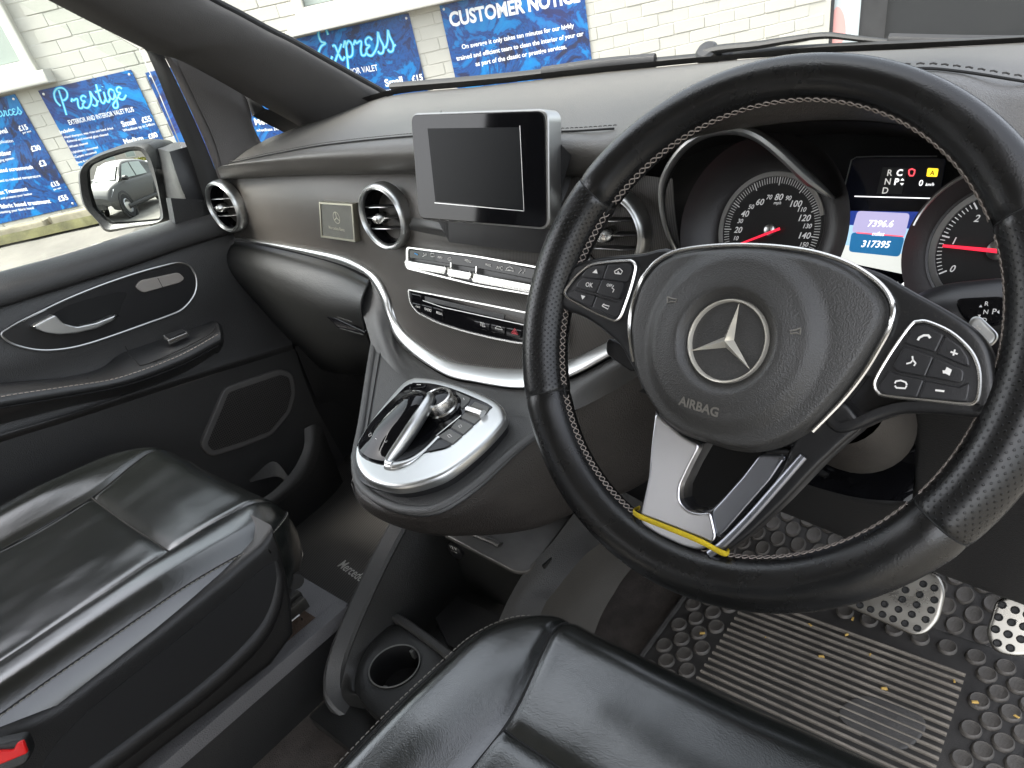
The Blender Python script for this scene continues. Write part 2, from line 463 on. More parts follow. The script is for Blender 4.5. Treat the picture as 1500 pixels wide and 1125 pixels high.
for a, b_, c in WINS:
    top = 1.6
    fo = [(a, c), (b_, c), (b_, top), (a, top)]; fi = offset2(fo, .07); fi2 = offset2(fo, .075)
    w_ = obj('window', frame_ring(WF, fo, fi, -.03, .045, .004), MATS['window_plastic'], wall, smooth=False)
    obj('pane', prism(WF, fi2, -.02, .012, 0), MATS['window_glass'], w_, smooth=False)
    obj('sill', box(WF, a-.07, b_+.07, c-.075, c, -.01, .11, .008), MATS['sill_white'], w_)

# doorway at the right end of the wall
UD = WF.px(1213, 40)[0]
dw = thing('doorway', 'dark glazed doorway with pale blue post beyond the right end of the wall', 'doorway', WF.p(UD, FOOT))
u1, u2, u3 = UD, WF.px(1222, 40)[0], WF.px(1262, 40)[0]; u4 = WF.px(1302, 40)[0]
obj('reveal', box(WF, u1+.004, u2, FOOT-1.2, 1.75, -.15, -.015, .004), MATS['door_dark'], dw)
obj('post', box(WF, u2, u3, FOOT-1.2, 1.75, -.15, -.03, .006), MATS['door_blue'], dw)
obj('red_mark', prism(WF, cr([WF.px(*q, -.029) for q in ((1217, 30), (1226, 10), (1236, 22), (1238, 52), (1226, 70), (1217, 66))], 4, True), -.0295, -.0285, 0, back=False), MATS['door_red'], dw)
obj('jamb', box(WF, u3, u4, FOOT-1.2, 1.75, -.15, -.045, .004), MATS['door_dark'], dw)
obj('pane', box(WF, u4, u4+8, FOOT-1.2, 1.75, -.15, -.07, 0), MATS['dark_glass'], dw, smooth=False)

# ground outside
GN = (V((0, 0, -1.15)) - WF.p(0, FOOT)); GN = V((0, 0, 1))
def gz(w): return FOOT + (-.75-FOOT)*min(1, w/4.4)     # slopes down from the wall towards the van (height in wall units)
gv = []
for w, z in ((-.3, 0), (1.2, .3), (2.6, .6), (4.4, 1.0), (9, 1.0), (40, 1.0)):
    gv.append([WF.p(u, FOOT + (-1.33-FOOT)*z - (1-z)*.95*min(1, max(0, (u+2.4)/1.4)), w) for u in (-60, -20, -8, -4, -2.4, -2, -1.5, -1, 0, 2, 4, 8, 20, 60)])
g = obj('pavement', grid(gv), MATS['concrete'], None, smooth=False); g['kind'] = 'structure'
gs = WF
kb = thing('wall_plinth', 'mossy stone plinth along the foot of the brick wall', 'plinth', WF.p(-2, FOOT))
for i in range(5):
    u = -6+i*.72
    ks = [(u+.01, FOOT-.05), (u+.7, FOOT-.05), (u+.7, FOOT+.055+random.uniform(-.01, .015)), (u+.01, FOOT+.05+random.uniform(-.01, .015))]
    obj('stone', prism(WF, rnd(ks, .01, 2), -.05, .10+random.uniform(-.02, .02), .012, 2), MATS['kerb_stone'], kb)
mv = []
for i in range(42):
    u = -6.2+i*.09; d = .05*noise.noise(V((u*3, 0, 1)))
    mv.append([WF.p(u, FOOT-.01, .06), WF.p(u, FOOT+.012, .13+d*.3), WF.p(u, FOOT-.004, .15+d*.5), WF.p(u, FOOT-.045, .17+d*.7)])
o = obj('moss_strip', grid(mv), MATS['moss'], kb); o['kind'] = 'stuff'
# ------------------------------------------------------------------ sign boards on the wall
GL = {  # neon handwriting: strokes in a unit box, x advance last
 'P': ([[(.12, .30), (.0, .55), (.06, .85), (.30, 1.02), (.58, 1.0), (.72, .82), (.64, .60), (.42, .50), (.30, .55)], [(.36, .95), (.32, .6), (.27, .2), (.22, -.12)]], .74),
 'E': ([[(.62, .78), (.56, .98), (.36, 1.02), (.22, .86), (.26, .64), (.44, .56), (.24, .50), (.06, .32), (.04, .08), (.22, -.06), (.48, .02), (.62, .16)]], .68),
 'r': ([[(.0, .36), (.10, .48), (.14, .40), (.30, .44), (.36, .40), (.28, .2), (.28, .04), (.42, .02), (.54, .14)]], .50),
 'e': ([[(.34, .40), (.22, .50), (.06, .44), (.06, .30), (.20, .26), (.02, .16), (.04, .02), (.22, -.03), (.44, .12)]], .42),
 's': ([[(.0, .1), (.14, .3), (.22, .60), (.26, .40), (.36, .18), (.30, .0), (.16, -.02), (.08, .06)], [(.36, .1), (.46, .16)]], .44),
 't': ([[(.22, .82), (.16, .4), (.14, .08), (.24, .0), (.38, .12)], [(.02, .52), (.36, .56)]], .36),
 'i': ([[(.10, .46), (.06, .12), (.14, .0), (.28, .12)], [(.13, .66), (.14, .68)]], .27),
 'g': ([[(.36, .40), (.20, .50), (.04, .36), (.06, .12), (.20, .08), (.34, .30), (.36, .44), (.32, .0), (.24, -.28), (.06, -.30), (.04, -.16), (.24, -.02), (.46, .12)]], .46),
 'x': ([[(.02, .44), (.14, .44), (.22, .2), (.34, .0), (.48, .08)], [(.44, .46), (.24, .24), (.02, .0)]], .48),
 'p': ([[(.0, .34), (.14, .52), (.10, .1), (.04, -.34)], [(.13, .38), (.28, .5), (.40, .36), (.34, .1), (.18, .04), (.12, .10)]], .46),
 'v': ([[(.0, .40), (.10, .46), (.14, .1), (.22, .02), (.36, .28), (.36, .46), (.44, .40)]], .44),
 'c': ([[(.36, .40), (.22, .48), (.06, .34), (.06, .1), (.20, .0), (.40, .12)]], .40),
 'l': ([[(.10, .95), (.08, .4), (.12, .04), (.24, .02), (.32, .12)]], .30),
 'C': ([[(.60, .84), (.44, 1.0), (.18, .86), (.06, .5), (.12, .12), (.34, -.02), (.60, .14)]], .62),
 'a': ([[(.34, .42), (.18, .48), (.04, .3), (.06, .06), (.20, .02), (.34, .3), (.36, .46), (.34, .08), (.44, .06)]], .46),
 'S': ([[(.5, .84), (.36, 1.0), (.16, .9), (.14, .7), (.36, .5), (.44, .24), (.28, .0), (.06, .06), (.02, .2)]], .56),
}
def neon(word, fr, a, b, parent, hscale=1.0):
    A, B = V(fr.px(*a, .0112)), V(fr.px(*b, .0112)); tot = sum(GL[c][1] for c in word)
    k = (B-A).length/tot; d = (B-A).normalized(); e = V((-d.y, d.x)); x = 0; glow = []; core = []
    for c in word:
        for st in GL[c][0]:
            pts = [A + d*((x+q[0]+.12*q[1])*k) + e*(q[1]*k*hscale) for q in cr(st, 5)]
            glow.append(ribbon(fr, [tuple(q) for q in pts], .13*k, .0112)); core.append(ribbon(fr, [tuple(q) for q in pts], .062*k, .0120))
        x += GL[c][1]
    g = obj('script_lettering', join(*core), MATS['print_cyan'], parent, smooth=False)
    obj('script_glow', join(*glow), MATS['print_glow'], g, smooth=False)
def board(key, mat, label):
    a, b_, c, d = PR[key]
    o = thing('sign_board', label, 'sign', WF.p((a+b_)/2, c), 'blue sign boards on the brick wall')
    obj('panel', box(WF, a, b_, c, d, .006, .0105, .0008), MATS[mat], o)
    for x, y in ((a+.025, d-.025), (b_-.025, d-.025), (a+.025, c+.025), (b_-.025, c+.025)):
        obj('screw', lathe(WF, [(.008, .010), (.008, .012), (.005, .0135), (.0001, .0137)], x, y, 10), MATS['screw'], o)
    return o
S1 = board('prestige', 'poster_0', 'blue Prestige valet price board behind the wing mirror'.replace('Prestige ', 'exterior and interior '))
S2 = board('services', 'poster_1', 'blue services price board at the left edge of the picture')
S3 = board('express', 'poster_2', 'blue express valet price board cut by the windscreen pillar')
S4 = board('customer', 'poster_3', 'blue customer notice board seen above the dashboard screen')
S5 = board('classic', 'poster_4', 'blue price board seen through the small quarter window')
W_ = MATS['print_white']
def tp(s, a, b, par, **k): return text_px('lettering', s, WF, a, b, W_, par, w=.0112, **k)
neon('Prestige', WF, (90, 166), (186, 143), S1, 1.05)
tp('EXTERIOR AND INTERIOR VALET PLUS', (102, 183), (197, 163), S1, tall=1.5)
tp('Small', (180, 186), (200, 181), S1, bold=.03); tp('£55', (209, 180), (223, 177), S1, bold=.03)
tp('Wheelbase up to 240cm', (181, 193), (227, 183), S1)
tp('Medium', (183, 211), (211, 205), S1, bold=.03); tp('£80', (219, 204), (232, 200), S1, bold=.03)
tp('Includes:', (89, 196), (110, 191), S1, bold=.025)
for i, (s, x, y, x2, y2) in enumerate((('Hand shampoo, wax rinse and hand dried', 94, 203, 166, 189), ('External and internal glass cleaned', 98, 209, 159, 198), ('Wheels cleaned', 101, 217, 129, 211),
        ('Upholstery vacuumed', 105, 225, 144, 217), ('Carpets vacuumed', 109, 232, 142, 224), ('Boot & interior dusted', 112, 240, 150, 231), ('Dashboard polished', 116, 247, 150, 239))):
    tp('-'+s, (x, y), (x2, y2), S1)
neon('services', WF, (-18, 174), (33, 166), S2, .95)
for s, a, b in (('£15', (29, 192), (42, 189)), ('£30', (47, 222), (61, 219)), ('£3', (59, 244), (69, 242)), ('£15', (76, 274), (88, 271)), ('£55', (87, 295), (101, 292))): tp(s, a, b, S2, bold=.03)
for s, a, b in (('per seat', (34, 196), (46, 193)), ('per seat', (79, 279), (90, 276))): tp(s, a, b, S2)
for s, a, b, k in (('Pet hair removal', (-46, 205), (12, 194), .03), ('price dependent upon application', (-60, 216), (20, 208), .012), ('Interior sanitiser', (-40, 234), (18, 226), .03), ('whole car odour fogging system', (-40, 244), (21, 233), .012),
        ('Concentrated screenwash', (-30, 256), (49, 247), .03), ('1 litre of fluid is added to reduced temperature', (-40, 272), (60, 259), .012), ('Leather seat Treatment', (-30, 289), (41, 279), .03),
        ('cleans, nourishes and protects your leather', (-30, 297), (48, 285), .012), ('Convertible fabric hood treatment', (-40, 310), (75, 297), .03), ('cleaning and protecting your fabric hood', (-30, 317), (50, 306), .012)):
    tp(s, a, b, S2, bold=k)
neon('Express', WF, (468, 94), (580, 73), S3, 1.25)
tp('EXTERIOR VALET', (492, 113), (554, 103), S3, tall=1.3)
tp('Small', (565, 127), (591, 122), S3, bold=.035); tp('£15', (604, 120), (620, 117), S3, bold=.035)
tp('Wheelbase up to 240cm', (566, 136), (623, 129), S3, bold=.02)
tp('CUSTOMER NOTICE', (660, 39), (850, 2), S4, bold=.035, tall=1.12)
tp('On average it only takes ten minutes for our highly', (677, 72), (841, 40), S4, bold=.02)
tp('trained and efficient team to clean the interior of your car', (669, 89), (855, 52), S4, bold=.02)
tp('as part of the classic or prestige services.', (697, 97), (830, 71), S4, bold=.02)
tp('Dirty interiors or a lot about hair may', (734, 118), (850, 97), S4, bold=.02)
tp('Medium', (374, 183), (412, 180), S5, bold=.03); tp('wheelbase 240cm', (376, 193), (416, 190), S5)
# ------------------------------------------------------------------ interior materials
M('soft_dash', (.092, .087, .079), .42, spec=.6, grain=.35, gscale=800, var=.08, vscale=5, dust=.10)
M('soft_black', (.018, .018, .018), .38, spec=.6, grain=.35, gscale=800, var=.12, vscale=6, dust=.05)
M('panel_grey', (.05, .05, .049), .42, grain=.3, gscale=900, var=.08, dust=.06)
M('door_black', (.036, .0355, .035), .40, spec=.65, grain=.35, gscale=700, var=.1, vscale=5)
M('pillar_cloth', (.098, .094, .092), .9, grain=.5, gscale=1400, var=.06, spec=.2)
M('sail_plastic', (.075, .068, .064), .6, grain=.3, gscale=900, var=.1)
M('rubber_black', (.016, .016, .016), .65, var=.2)
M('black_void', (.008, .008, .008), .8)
M('gloss_black', (.005, .005, .006), .05, spec=.3, dust=.04, dcol=(.2, .2, .2))
M('key_black', (.018, .018, .019), .32, grain=.1, gscale=1500)
M('satin_silver', (.62, .63, .62), .33, 1)
M('bright_silver', (.72, .71, .68), .26, 1)
M('chrome', (.6, .59, .55), .08, 1)
M('lcd_dark', (.004, .005, .006), .3, dust=.10, dcol=(.03, .033, .036), spec=.12)
M('icon_white', (.78, .76, .72), .5)
M('icon_red', (.75, .06, .08), .5)
M('thread_grey', (.30, .26, .23), .8)
M('thread_dark', (.05, .048, .045), .8)
M('chrome_dull', (.5, .5, .49), .3, 1)
M('plaque_black', (.10, .10, .085), .45, grain=.2, gscale=1200, var=.15, vscale=40)
M('plaque_metal', (.62, .60, .50), .35, 1)
def stripe_mat(name, c0, c1, period, axis):
    m, t, b = mk(name); lk = t.links.new; b.inputs['Roughness'].default_value = .42
    tc = N(t, 'ShaderNodeTexCoord'); sp = N(t, 'ShaderNodeSeparateXYZ'); lk(tc.outputs['UV'], sp.inputs[0])
    mu = N(t, 'ShaderNodeMath', operation='MULTIPLY'); lk(sp.outputs[axis], mu.inputs[0]); mu.inputs[1].default_value = 2*math.pi/period
    si = N(t, 'ShaderNodeMath', operation='SINE'); lk(mu.outputs[0], si.inputs[0])
    r = N(t, 'ShaderNodeMapRange'); r.inputs[1].default_value = -1; lk(si.outputs[0], r.inputs[0])
    n = N(t, 'ShaderNodeTexNoise', Scale=7, Detail=4); lk(tc.outputs['Object'], n.inputs['Vector'])
    mx = N(t, 'ShaderNodeMix', data_type='RGBA'); lk(r.outputs[0], mx.inputs[0]); mx.inputs[6].default_value = col(c0); mx.inputs[7].default_value = col(c1)
    m2 = N(t, 'ShaderNodeMix', data_type='RGBA', blend_type='MULTIPLY'); m2.inputs[0].default_value = .35; lk(mx.outputs[2], m2.inputs[6]); lk(n.outputs[0], m2.inputs[7])
    lk(m2.outputs[2], b.inputs['Base Color'])
    bp = N(t, 'ShaderNodeBump', Strength=.35, Distance=.0006); lk(r.outputs[0], bp.inputs['Height']); lk(bp.outputs[0], b.inputs['Normal'])
    return m
stripe_mat('pinstripe', (.055, .050, .045), (.125, .115, .102), .0024, 0)

def A3(L): return [at(a[0], a[1], Y=a[2]) for a in L]
def AZ(L): return [at(a[0], a[1], Z=a[2]) for a in L]
def AX(L): return [at(a[0], a[1], X=a[2]) for a in L]
def surf2(rows, ku=8, kv=8, uvm=False):
    """smooth sheet through an equal-count control net"""
    rr = [cr([tuple(p) for p in r], ku) for r in rows]; n = len(rr[0])
    cols = [cr([r[j] for r in rr], kv) for j in range(n)]
    g = [[V(cols[j][i]) for j in range(n)] for i in range(len(cols[0]))]
    vs, fs = grid(g)
    if uvm:
        uv = []
        mid = g[len(g)//2]; L = [0]
        for j in range(1, n): L.append(L[-1]+(mid[j]-mid[j-1]).length)
        for i in range(len(g)):
            for j in range(n): uv.append((L[j], i*.01))
        return vs, fs, uv
    return vs, fs

# ------------------------------------------------------------------ dashboard
dash = thing('dashboard', 'dark grey van dashboard with pinstripe trim panel and silver strip', 'dashboard', (-.42, .25, -.2))
seam = [(336, 240, .25), (410, 225, .248), (480, 213, .245), (600, 201, .24), (720, 196, .235), (830, 194, .232), (900, 190, .23), (980, 165, .2), (1060, 137, .18), (1200, 115, .17), (1330, 104, .18), (1400, 107, .2), (1510, 124, .23)]
midr = [(362, 220, .31), (430, 203, .32), (500, 188, .33), (640, 172, .34), (740, 163, .345), (820, 156, .35), (950, 138, .35), (1020, 122, .34), (1090, 109, .33), (1200, 96, .31), (1330, 89, .31), (1400, 86, .33), (1510, 92, .36)]
back = [(392, 203, .38), (480, 170, .48), (575, 140, .53), (700, 127, .54), (780, 118, .545), (850, 110, .55), (1000, 95, .55), (1050, 91, .545), (1090, 87, .54), (1200, 78, .52), (1330, 72, .5), (1400, 69, .5), (1510, 63, .49)]
lip = [(319, 247, .232), (400, 241, .226), (480, 237, .22), (600, 236, .215), (720, 236, .21), (830, 238, .205), (900, 232, .20), (970, 200, .17), (1050, 170, .15), (1200, 150, .14), (1330, 158, .15), (1420, 190, .17), (1520, 240, .19)]
low = [(324, 262, .245), (400, 257, .24), (480, 254, .235), (600, 252, .23), (720, 252, .225), (830, 256, .22), (900, 254, .215), (975, 226, .19), (1050, 196, .18), (1200, 176, .17), (1330, 184, .18), (1420, 212, .2), (1520, 262, .21)]
tuck = [(328, 264, .29), (400, 259, .285), (480, 256, .28), (600, 255, .275), (720, 256, .27), (830, 260, .265), (900, 258, .26), (980, 230, .25), (1060, 200, .27), (1200, 180, .28), (1330, 188, .28), (1420, 216, .27), (1520, 264, .26)]
upl = [(a[0]*.5+b[0]*.5, a[1]*.55+b[1]*.45-1, a[2]*.5+b[2]*.5-.012) for a, b in zip(seam, lip)]
def ext(r): return r + [r[-1] + V((.10, -.005, -.012)), r[-1] + V((.24, -.02, -.035))]
pad = surf2([ext(A3(r)) for r in (tuck, low, lip, upl, seam, midr, back)], 8, 6)
dpad = obj('dash_pad', flip(pad), MATS['soft_dash'], dash)
sl = cr([tuple(p + V((0, -.0006, .0012))) for p in A3(seam[:7])], 14)
obj('seam_groove', tube(sl, .0011, n=6), MATS['black_void'], dpad)
s2 = [V(p)+V((0, .004, .0022)) for p in sl]
obj('stitching', stitches(s2, V((0, -.3, .95)), .0042, .002, .0005), MATS['thread_dark'], dpad)
sr = cr([tuple(p + V((0, -.0006, .0014))) for p in A3(seam[9:])], 14)
obj('seam_groove', tube(sr, .0011, n=6), MATS['black_void'], dpad)
obj('stitching', stitches([V(p)+V((0, .004, .0022)) for p in sr], V((0, -.3, .95)), .0052, .003, .0006), MATS['thread_dark'], dpad)

trim = [
 [(322, 264, .262), (314, 292, .252), (320, 325, .248), (345, 349, .25)],
 [(400, 258, .258), (396, 290, .245), (400, 325, .241), (410, 357, .243)],
 [(480, 255, .253), (479, 290, .238), (480, 330, .233), (482, 372, .235)],
 [(545, 253, .25), (548, 295, .231), (547, 345, .225), (540, 396, .225)],
 [(600, 251, .245), (603, 300, .222), (592, 370, .212), (568, 434, .21)],
 [(660, 250, .24), (660, 320, .205), (640, 410, .196), (590, 484, .192)],
 [(720, 250, .24), (720, 330, .198), (710, 430, .188), (648, 526, .174)],
 [(790, 250, .238), (790, 335, .196), (785, 440, .185), (740, 541, .166)],
 [(850, 252, .235), (850, 330, .2), (855, 430, .188), (832, 528, .168)],
 [(920, 255, .23), (925, 320, .208), (930, 400, .198), (905, 494, .184)],
 [(985, 262, .225), (990, 320, .218), (1000, 390, .21), (1000, 450, .2)]]
tr = surf2([A3([c[k] for c in trim]) for k in range(4)], 10, 10, True)
tpan = obj('trim_panel', flip(tr), MATS['pinstripe'], dash)
# silver strip along the lower edge of the trim
su = [(350, 347, .247), (420, 359, .241), (492, 373, .233), (528, 387, .226), (552, 405, .218), (569, 434, .208), (578, 463, .2), (598, 492, .188), (650, 526, .172), (700, 537, .167), (767, 541, .163), (832, 528, .166), (893, 500, .182), (930, 480, .19)]
sl_ = [(350, 350, .247), (420, 365, .241), (492, 384, .233), (528, 398, .226), (545, 410, .219), (559, 434, .21), (570, 463, .2), (586, 503, .183), (648, 546, .155), (700, 560, .146), (767, 568, .14), (832, 553, .148), (895, 521, .168), (932, 498, .18)]
up_, lo_ = A3(su), A3(sl_); rows = []
for t, w in ((0, -.004), (0, .0025), (.25, .0055), (.6, .0065), (.9, .0045), (1, .001), (1, -.008)):
    rows.append([a.lerp(b, t) + V((.1, -.95, .25)).normalized()*w for a, b in zip(up_, lo_)])
obj('silver_strip', flip(surf2(rows, 8, 3)), MATS['satin_silver'], dash)

# glovebox
gb = [
 [(346, 353, .262), (420, 368, .258), (492, 387, .252), (541, 410, .24)],
 [(338, 358, .235), (415, 380, .228), (486, 402, .222), (536, 420, .213)],
 [(329, 378, .212), (405, 408, .204), (478, 436, .198), (529, 446, .192)],
 [(333, 402, .21), (412, 440, .202), (484, 468, .196), (533, 478, .192)],
 [(366, 445, .24), (430, 485, .235), (492, 510, .23), (545, 520, .225)],
 [(400, 500, .30), (452, 535, .30), (505, 548, .30), (552, 548, .30)]]
M('glovebox_black', (.013, .0135, .013), .38, spec=.6, grain=.3, gscale=700, var=.1)
gbo = obj('glovebox_lid', flip(surf2([A3(r) for r in gb], 10, 8)), MATS['glovebox_black'], dash)
e = cr([tuple(p) for p in A3([(346, 352, .255), (335, 362, .232), (327, 378, .21), (331, 402, .209), (345, 422, .222)])], 8)
obj('panel_gap', tube(e, .0018, n=6), MATS['black_void'], gbo)
e = cr([tuple(p) for p in A3([(542, 409, .235), (536, 422, .212), (529, 447, .191), (533, 478, .191), (544, 510, .21)])], 8)
obj('panel_gap', tube(e, .0018, n=6), MATS['black_void'], gbo)
gf = Fr(at(508, 472, Y=.192), (1, -.12, -.06), (0, .3, 1))
obj('latch', prism(gf, rnd(gf.pxs([(476, 460), (482, 460), (537, 486), (535, 491), (500, 482)]), .004), -.004, .003, .0012), MATS['gloss_black'], gbo)
obj('latch_trim', ribbon(gf, [tuple(q) for q in gf.pxs([(492, 462), (518, 471)])], .0015, .0036), MATS['chrome_dull'], gbo)
obj('latch_trim', ribbon(gf, [tuple(q) for q in gf.pxs([(500, 480), (535, 490)])], .0018, .0036), MATS['chrome_dull'], gbo)
# dark structure behind and under the dashboard
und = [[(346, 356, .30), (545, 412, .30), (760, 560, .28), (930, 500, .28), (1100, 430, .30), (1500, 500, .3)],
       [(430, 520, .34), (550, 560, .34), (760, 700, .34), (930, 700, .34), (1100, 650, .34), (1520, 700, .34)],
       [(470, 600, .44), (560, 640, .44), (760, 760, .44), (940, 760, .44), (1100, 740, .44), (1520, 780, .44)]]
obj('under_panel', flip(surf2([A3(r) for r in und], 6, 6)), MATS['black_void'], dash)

# air vents
def vent(cx, cy, y, r, tiltx, par, tilt=.06, kn=True, open_=1):
    f = Fr(at(cx, cy, Y=y), (math.cos(tiltx), math.sin(tiltx), 0), (0, -tilt if False else tilt, 1))
    ring = lathe(f, [(r*.80, -.012), (r*.81, .004), (r*.86, .0075), (r*.90, .0055), (r*.93, .0075), (r*.97, .006), (r, .000), (r, -.012)], n=56)
    v = obj('air_vent', flip(ring), MATS['satin_silver'], par)
    obj('vent_cup', lathe(f, [(r*.82, .002), (r*.74, -.004), (r*.68, -.03), (.0001, -.034)], n=40), MATS['gloss_black'], v)
    for k in (-.42, -.02, .38):
        h = r*.74*math.sqrt(1-k*k)
        P = [f.p(-h, k*r*.8, -.006), f.p(-h*.5, k*r*.8+.001, .0005), f.p(0, k*r*.8+.0015, .002), f.p(h*.5, k*r*.8+.001, .0005), f.p(h, k*r*.8, -.006)]
        P = cr([tuple(p) for p in P], 4)
        obj('slat', sweep(P, [(-.007, -.0007), (.007, -.0007), (.0075, 0), (.007, .0007), (-.007, .0007)], up=f.v), MATS['key_black'], v)
        obj('slat_edge', tube([V(p)+f.n*.0072 for p in P], .0006, n=5), MATS['chrome_dull'], v)
    k = lathe(f, [(.0095, -.004), (.010, .004), (.0085, .012), (.006, .017), (.0045, .0175), (.0001, .018)], n=20, ell=.8)
    obj('vent_knob', flip(k) if False else k, MATS['bright_silver'], v)
    return v
vent(329.5, 303, .231, .0465, .10, dash)
vent(562.5, 318, .208, .0455, .06, dash)
vent(893, 342, .196, .0455, 0, dash)

# display
M('display_frame', (.40, .40, .39), .36, 1)
sf = Fr(at(705, 245, Y=.172), (1, .02, 0), (0, .26, 1))
so = rnd(sf.pxs([(601, 166), (803, 159), (805, 337), (613, 321)]), .012, 6)
disp = obj('display', prism(sf, so, -.022, .0, .002, 3), MATS['display_frame'], dash)
si = rnd(sf.pxs([(603, 168.5), (798.5, 162.5), (801, 333.5), (614.5, 319.5)]), .010, 6)
obj('display_face', prism(sf, si, -.002, .0012, .0006, 2), MATS['gloss_black'], disp)
sc = sf.pxs([(625, 186), (762, 184), (768, 309), (637, 297)], .0012)
obj('screen', prism(sf, offset2(sc, .0015), .0011, .0016, 0), MATS['lcd_dark'], disp, smooth=False)
obj('screen_edge', join(ribbon(sf, [sc[1], sc[2]], .0009, .0019), ribbon(sf, [sc[2], sc[3]], .0009, .0019)), MATS['chrome_dull'], disp, smooth=False)
obj('display_back', prism(sf, [(x, y-.012) for x, y in offset2(so, .026)], -.045, -.021, .008, 3), MATS['key_black'], disp)
# cowl under and beside the display
cw = [A3([(606, 318, .20), (650, 327, .19), (720, 338, .185), (800, 348, .188), (835, 330, .195)]),
      A3([(600, 328, .205), (645, 338, .186), (718, 350, .178), (803, 357, .18), (845, 335, .192)]),
      A3([(598, 336, .215), (643, 345, .20), (716, 357, .192), (803, 364, .19), (850, 342, .2)])]
obj('display_cowl', flip(surf2(cw, 8, 6)), MATS['panel_grey'], dash)
cw = [A3([(800, 200, .22), (803, 260, .2), (803, 340, .19)]), A3([(818, 205, .235), (822, 255, .222), (822, 320, .205)]), A3([(850, 240, .25), (842, 262, .235), (836, 315, .21)])]
obj('display_cowl', surf2(cw, 6, 6), MATS['panel_grey'], dash)

# climate control bar
cf = Fr(at(690, 392, Y=.180), at(790, 410, Y=.173)-at(600, 375, Y=.194), (0, .35, 1))
co = rnd(cf.pxs([(597, 361), (700, 374), (818, 395), (814, 438), (700, 419), (597, 394)]), [.006, .02, .004, .004, .02, .006])
ci = rnd(cf.pxs([(600, 364), (700, 377), (816, 398), (812, 435), (700, 416), (600, 391)]), [.005, .02, .003, .003, .02, .005])
clim = obj('climate_panel', frame_ring(cf, co, ci, -.012, .003, .001), MATS['bright_silver'], dash)
obj('panel_face', prism(cf, ci, -.012, -.0045, 0), MATS['key_black'], clim, smooth=False)
obj('glass_strip', prism(cf, cf.pxs([(601, 366), (700, 378), (815, 399), (814, 416), (700, 393), (601, 378)]), -.006, .0015, .0005, 2), MATS['gloss_black'], clim)
for L in ([(601, 381), (660, 391), (659, 400), (601, 390)], [(664, 393), (697, 399), (696, 408), (663, 402)], [(701, 400), (813, 421), (811, 432), (699, 410)]):
    obj('toggle', prism(cf, rnd(cf.pxs(L), .0012, 2), -.004, .009, .0018, 3), MATS['bright_silver'], clim)
for x, y in ((662, 396), (699, 402)):
    obj('divider', box(Fr(cf.p(*cf.px(x, y)), cf.u, cf.v), -.0012, .0012, -.010, .010, -.006, .0025, .0005), MATS['bright_silver'], clim)
IW = MATS['icon_white']
def tpx(s, fr, a, b, par, w=.0006, mat=None, **k): return text_px('lettering', s, fr, a, b, mat or IW, par, w=w, **k)
tpx('A/C', cf, (727, 394), (736, 396), clim, .0022)
tpx('AUTO', cf, (641, 378), (648, 379), clim, .0022)
tpx('MENU', cf, (681, 383), (690, 385), clim, .0022); tpx('MAX', cf, (711, 389), (719, 391), clim, .0022)
def icon_lines(fr, lines, par, wd=.0009, w=.0022, mat=None):
    obj('symbol', join(*[ribbon(fr, [tuple(q) for q in fr.pxs(l, w)], wd, w) for l in lines]), mat or IW, par, smooth=False)
icon_lines(cf, [[(741, 396), (743, 392), (747, 391), (751, 393), (753, 397), (741, 396)], [(744, 395), (749, 396)]], clim)
icon_lines(cf, [[(760, 400), (764, 396), (763, 393)], [(766, 401), (769, 396), (769, 394)]], clim)
icon_lines(cf, [[(619, 376), (622, 374), (620, 371)], [(624, 375), (624, 371)]], clim)
icon_lines(cf, [[(631, 371), (636, 371), (636, 376), (631, 376), (631, 371)]], clim, .0006)
icon_lines(cf, [[(656, 378), (660, 377), (661, 381), (656, 381), (656, 378)]], clim, .0006)
icon_lines(cf, [[(607, 371), (612, 373)]], clim, .0016, mat=MATS['print_glow'])
# audio panel
af = Fr(at(690, 462, Y=.174), at(790, 485, Y=.165)-at(600, 440, Y=.188), (0, .38, 1))
ao = rnd(af.pxs([(599, 423), (700, 442), (812, 464), (808, 506), (770, 505), (730, 498), (680, 486), (640, 473), (612, 458), (602, 444)]), [.005, .01, .004, .004, .02, .02, .02, .02, .008, .008], 4)
ai = offset2(ao, .0024)
if abs(ai[0][0]-ao[0][0]) > 1: ai = ao
aud = obj('audio_panel', frame_ring(af, ao, ai, -.01, .003, .001), MATS['bright_silver'], dash)
obj('panel_face', prism(af, ai, -.01, .0008, 0), MATS['gloss_black'], aud, smooth=False)
obj('disc_slot', prism(af, rnd(af.pxs([(623, 434), (741, 461), (739, 468), (624, 441)]), .0015, 2), .0005, .0018, .0004, 2), MATS['soft_black'], aud)
obj('disc_slot_edge', ribbon(af, [tuple(q) for q in af.pxs([(621, 440), (650, 450), (770, 476)])], .0012, .0022), MATS['chrome_dull'], aud, smooth=False)
for L in ([(604, 430), (618, 433), (618, 439), (605, 436)], [(604, 443), (617, 446), (618, 458), (606, 452)], [(619, 446), (634, 450), (635, 464), (620, 459)], [(636, 450), (650, 454), (651, 470), (637, 465)],
          [(697, 470), (719, 475), (718, 485), (695, 480)], [(721, 475), (742, 480), (741, 490), (720, 486)], [(744, 480), (766, 484), (764, 495), (743, 491)], [(768, 485), (792, 490), (790, 499), (767, 496)]):
    obj('key', prism(af, rnd(af.pxs(L), .0012, 2), .0, .0022, .0005, 2), MATS['gloss_black'], aud)
tpx('NAVI', af, (609, 450), (615, 452), aud, .0024); tpx('RADIO', af, (622, 454), (632, 457), aud, .0024); tpx('MEDIA', af, (639, 459), (648, 462), aud, .0024); tpx('TEL', af, (703, 477), (711, 479), aud, .0024)
icon_lines(af, [[(725, 481), (728, 478), (733, 479), (736, 483), (725, 481)]], aud, .0008, .0024)
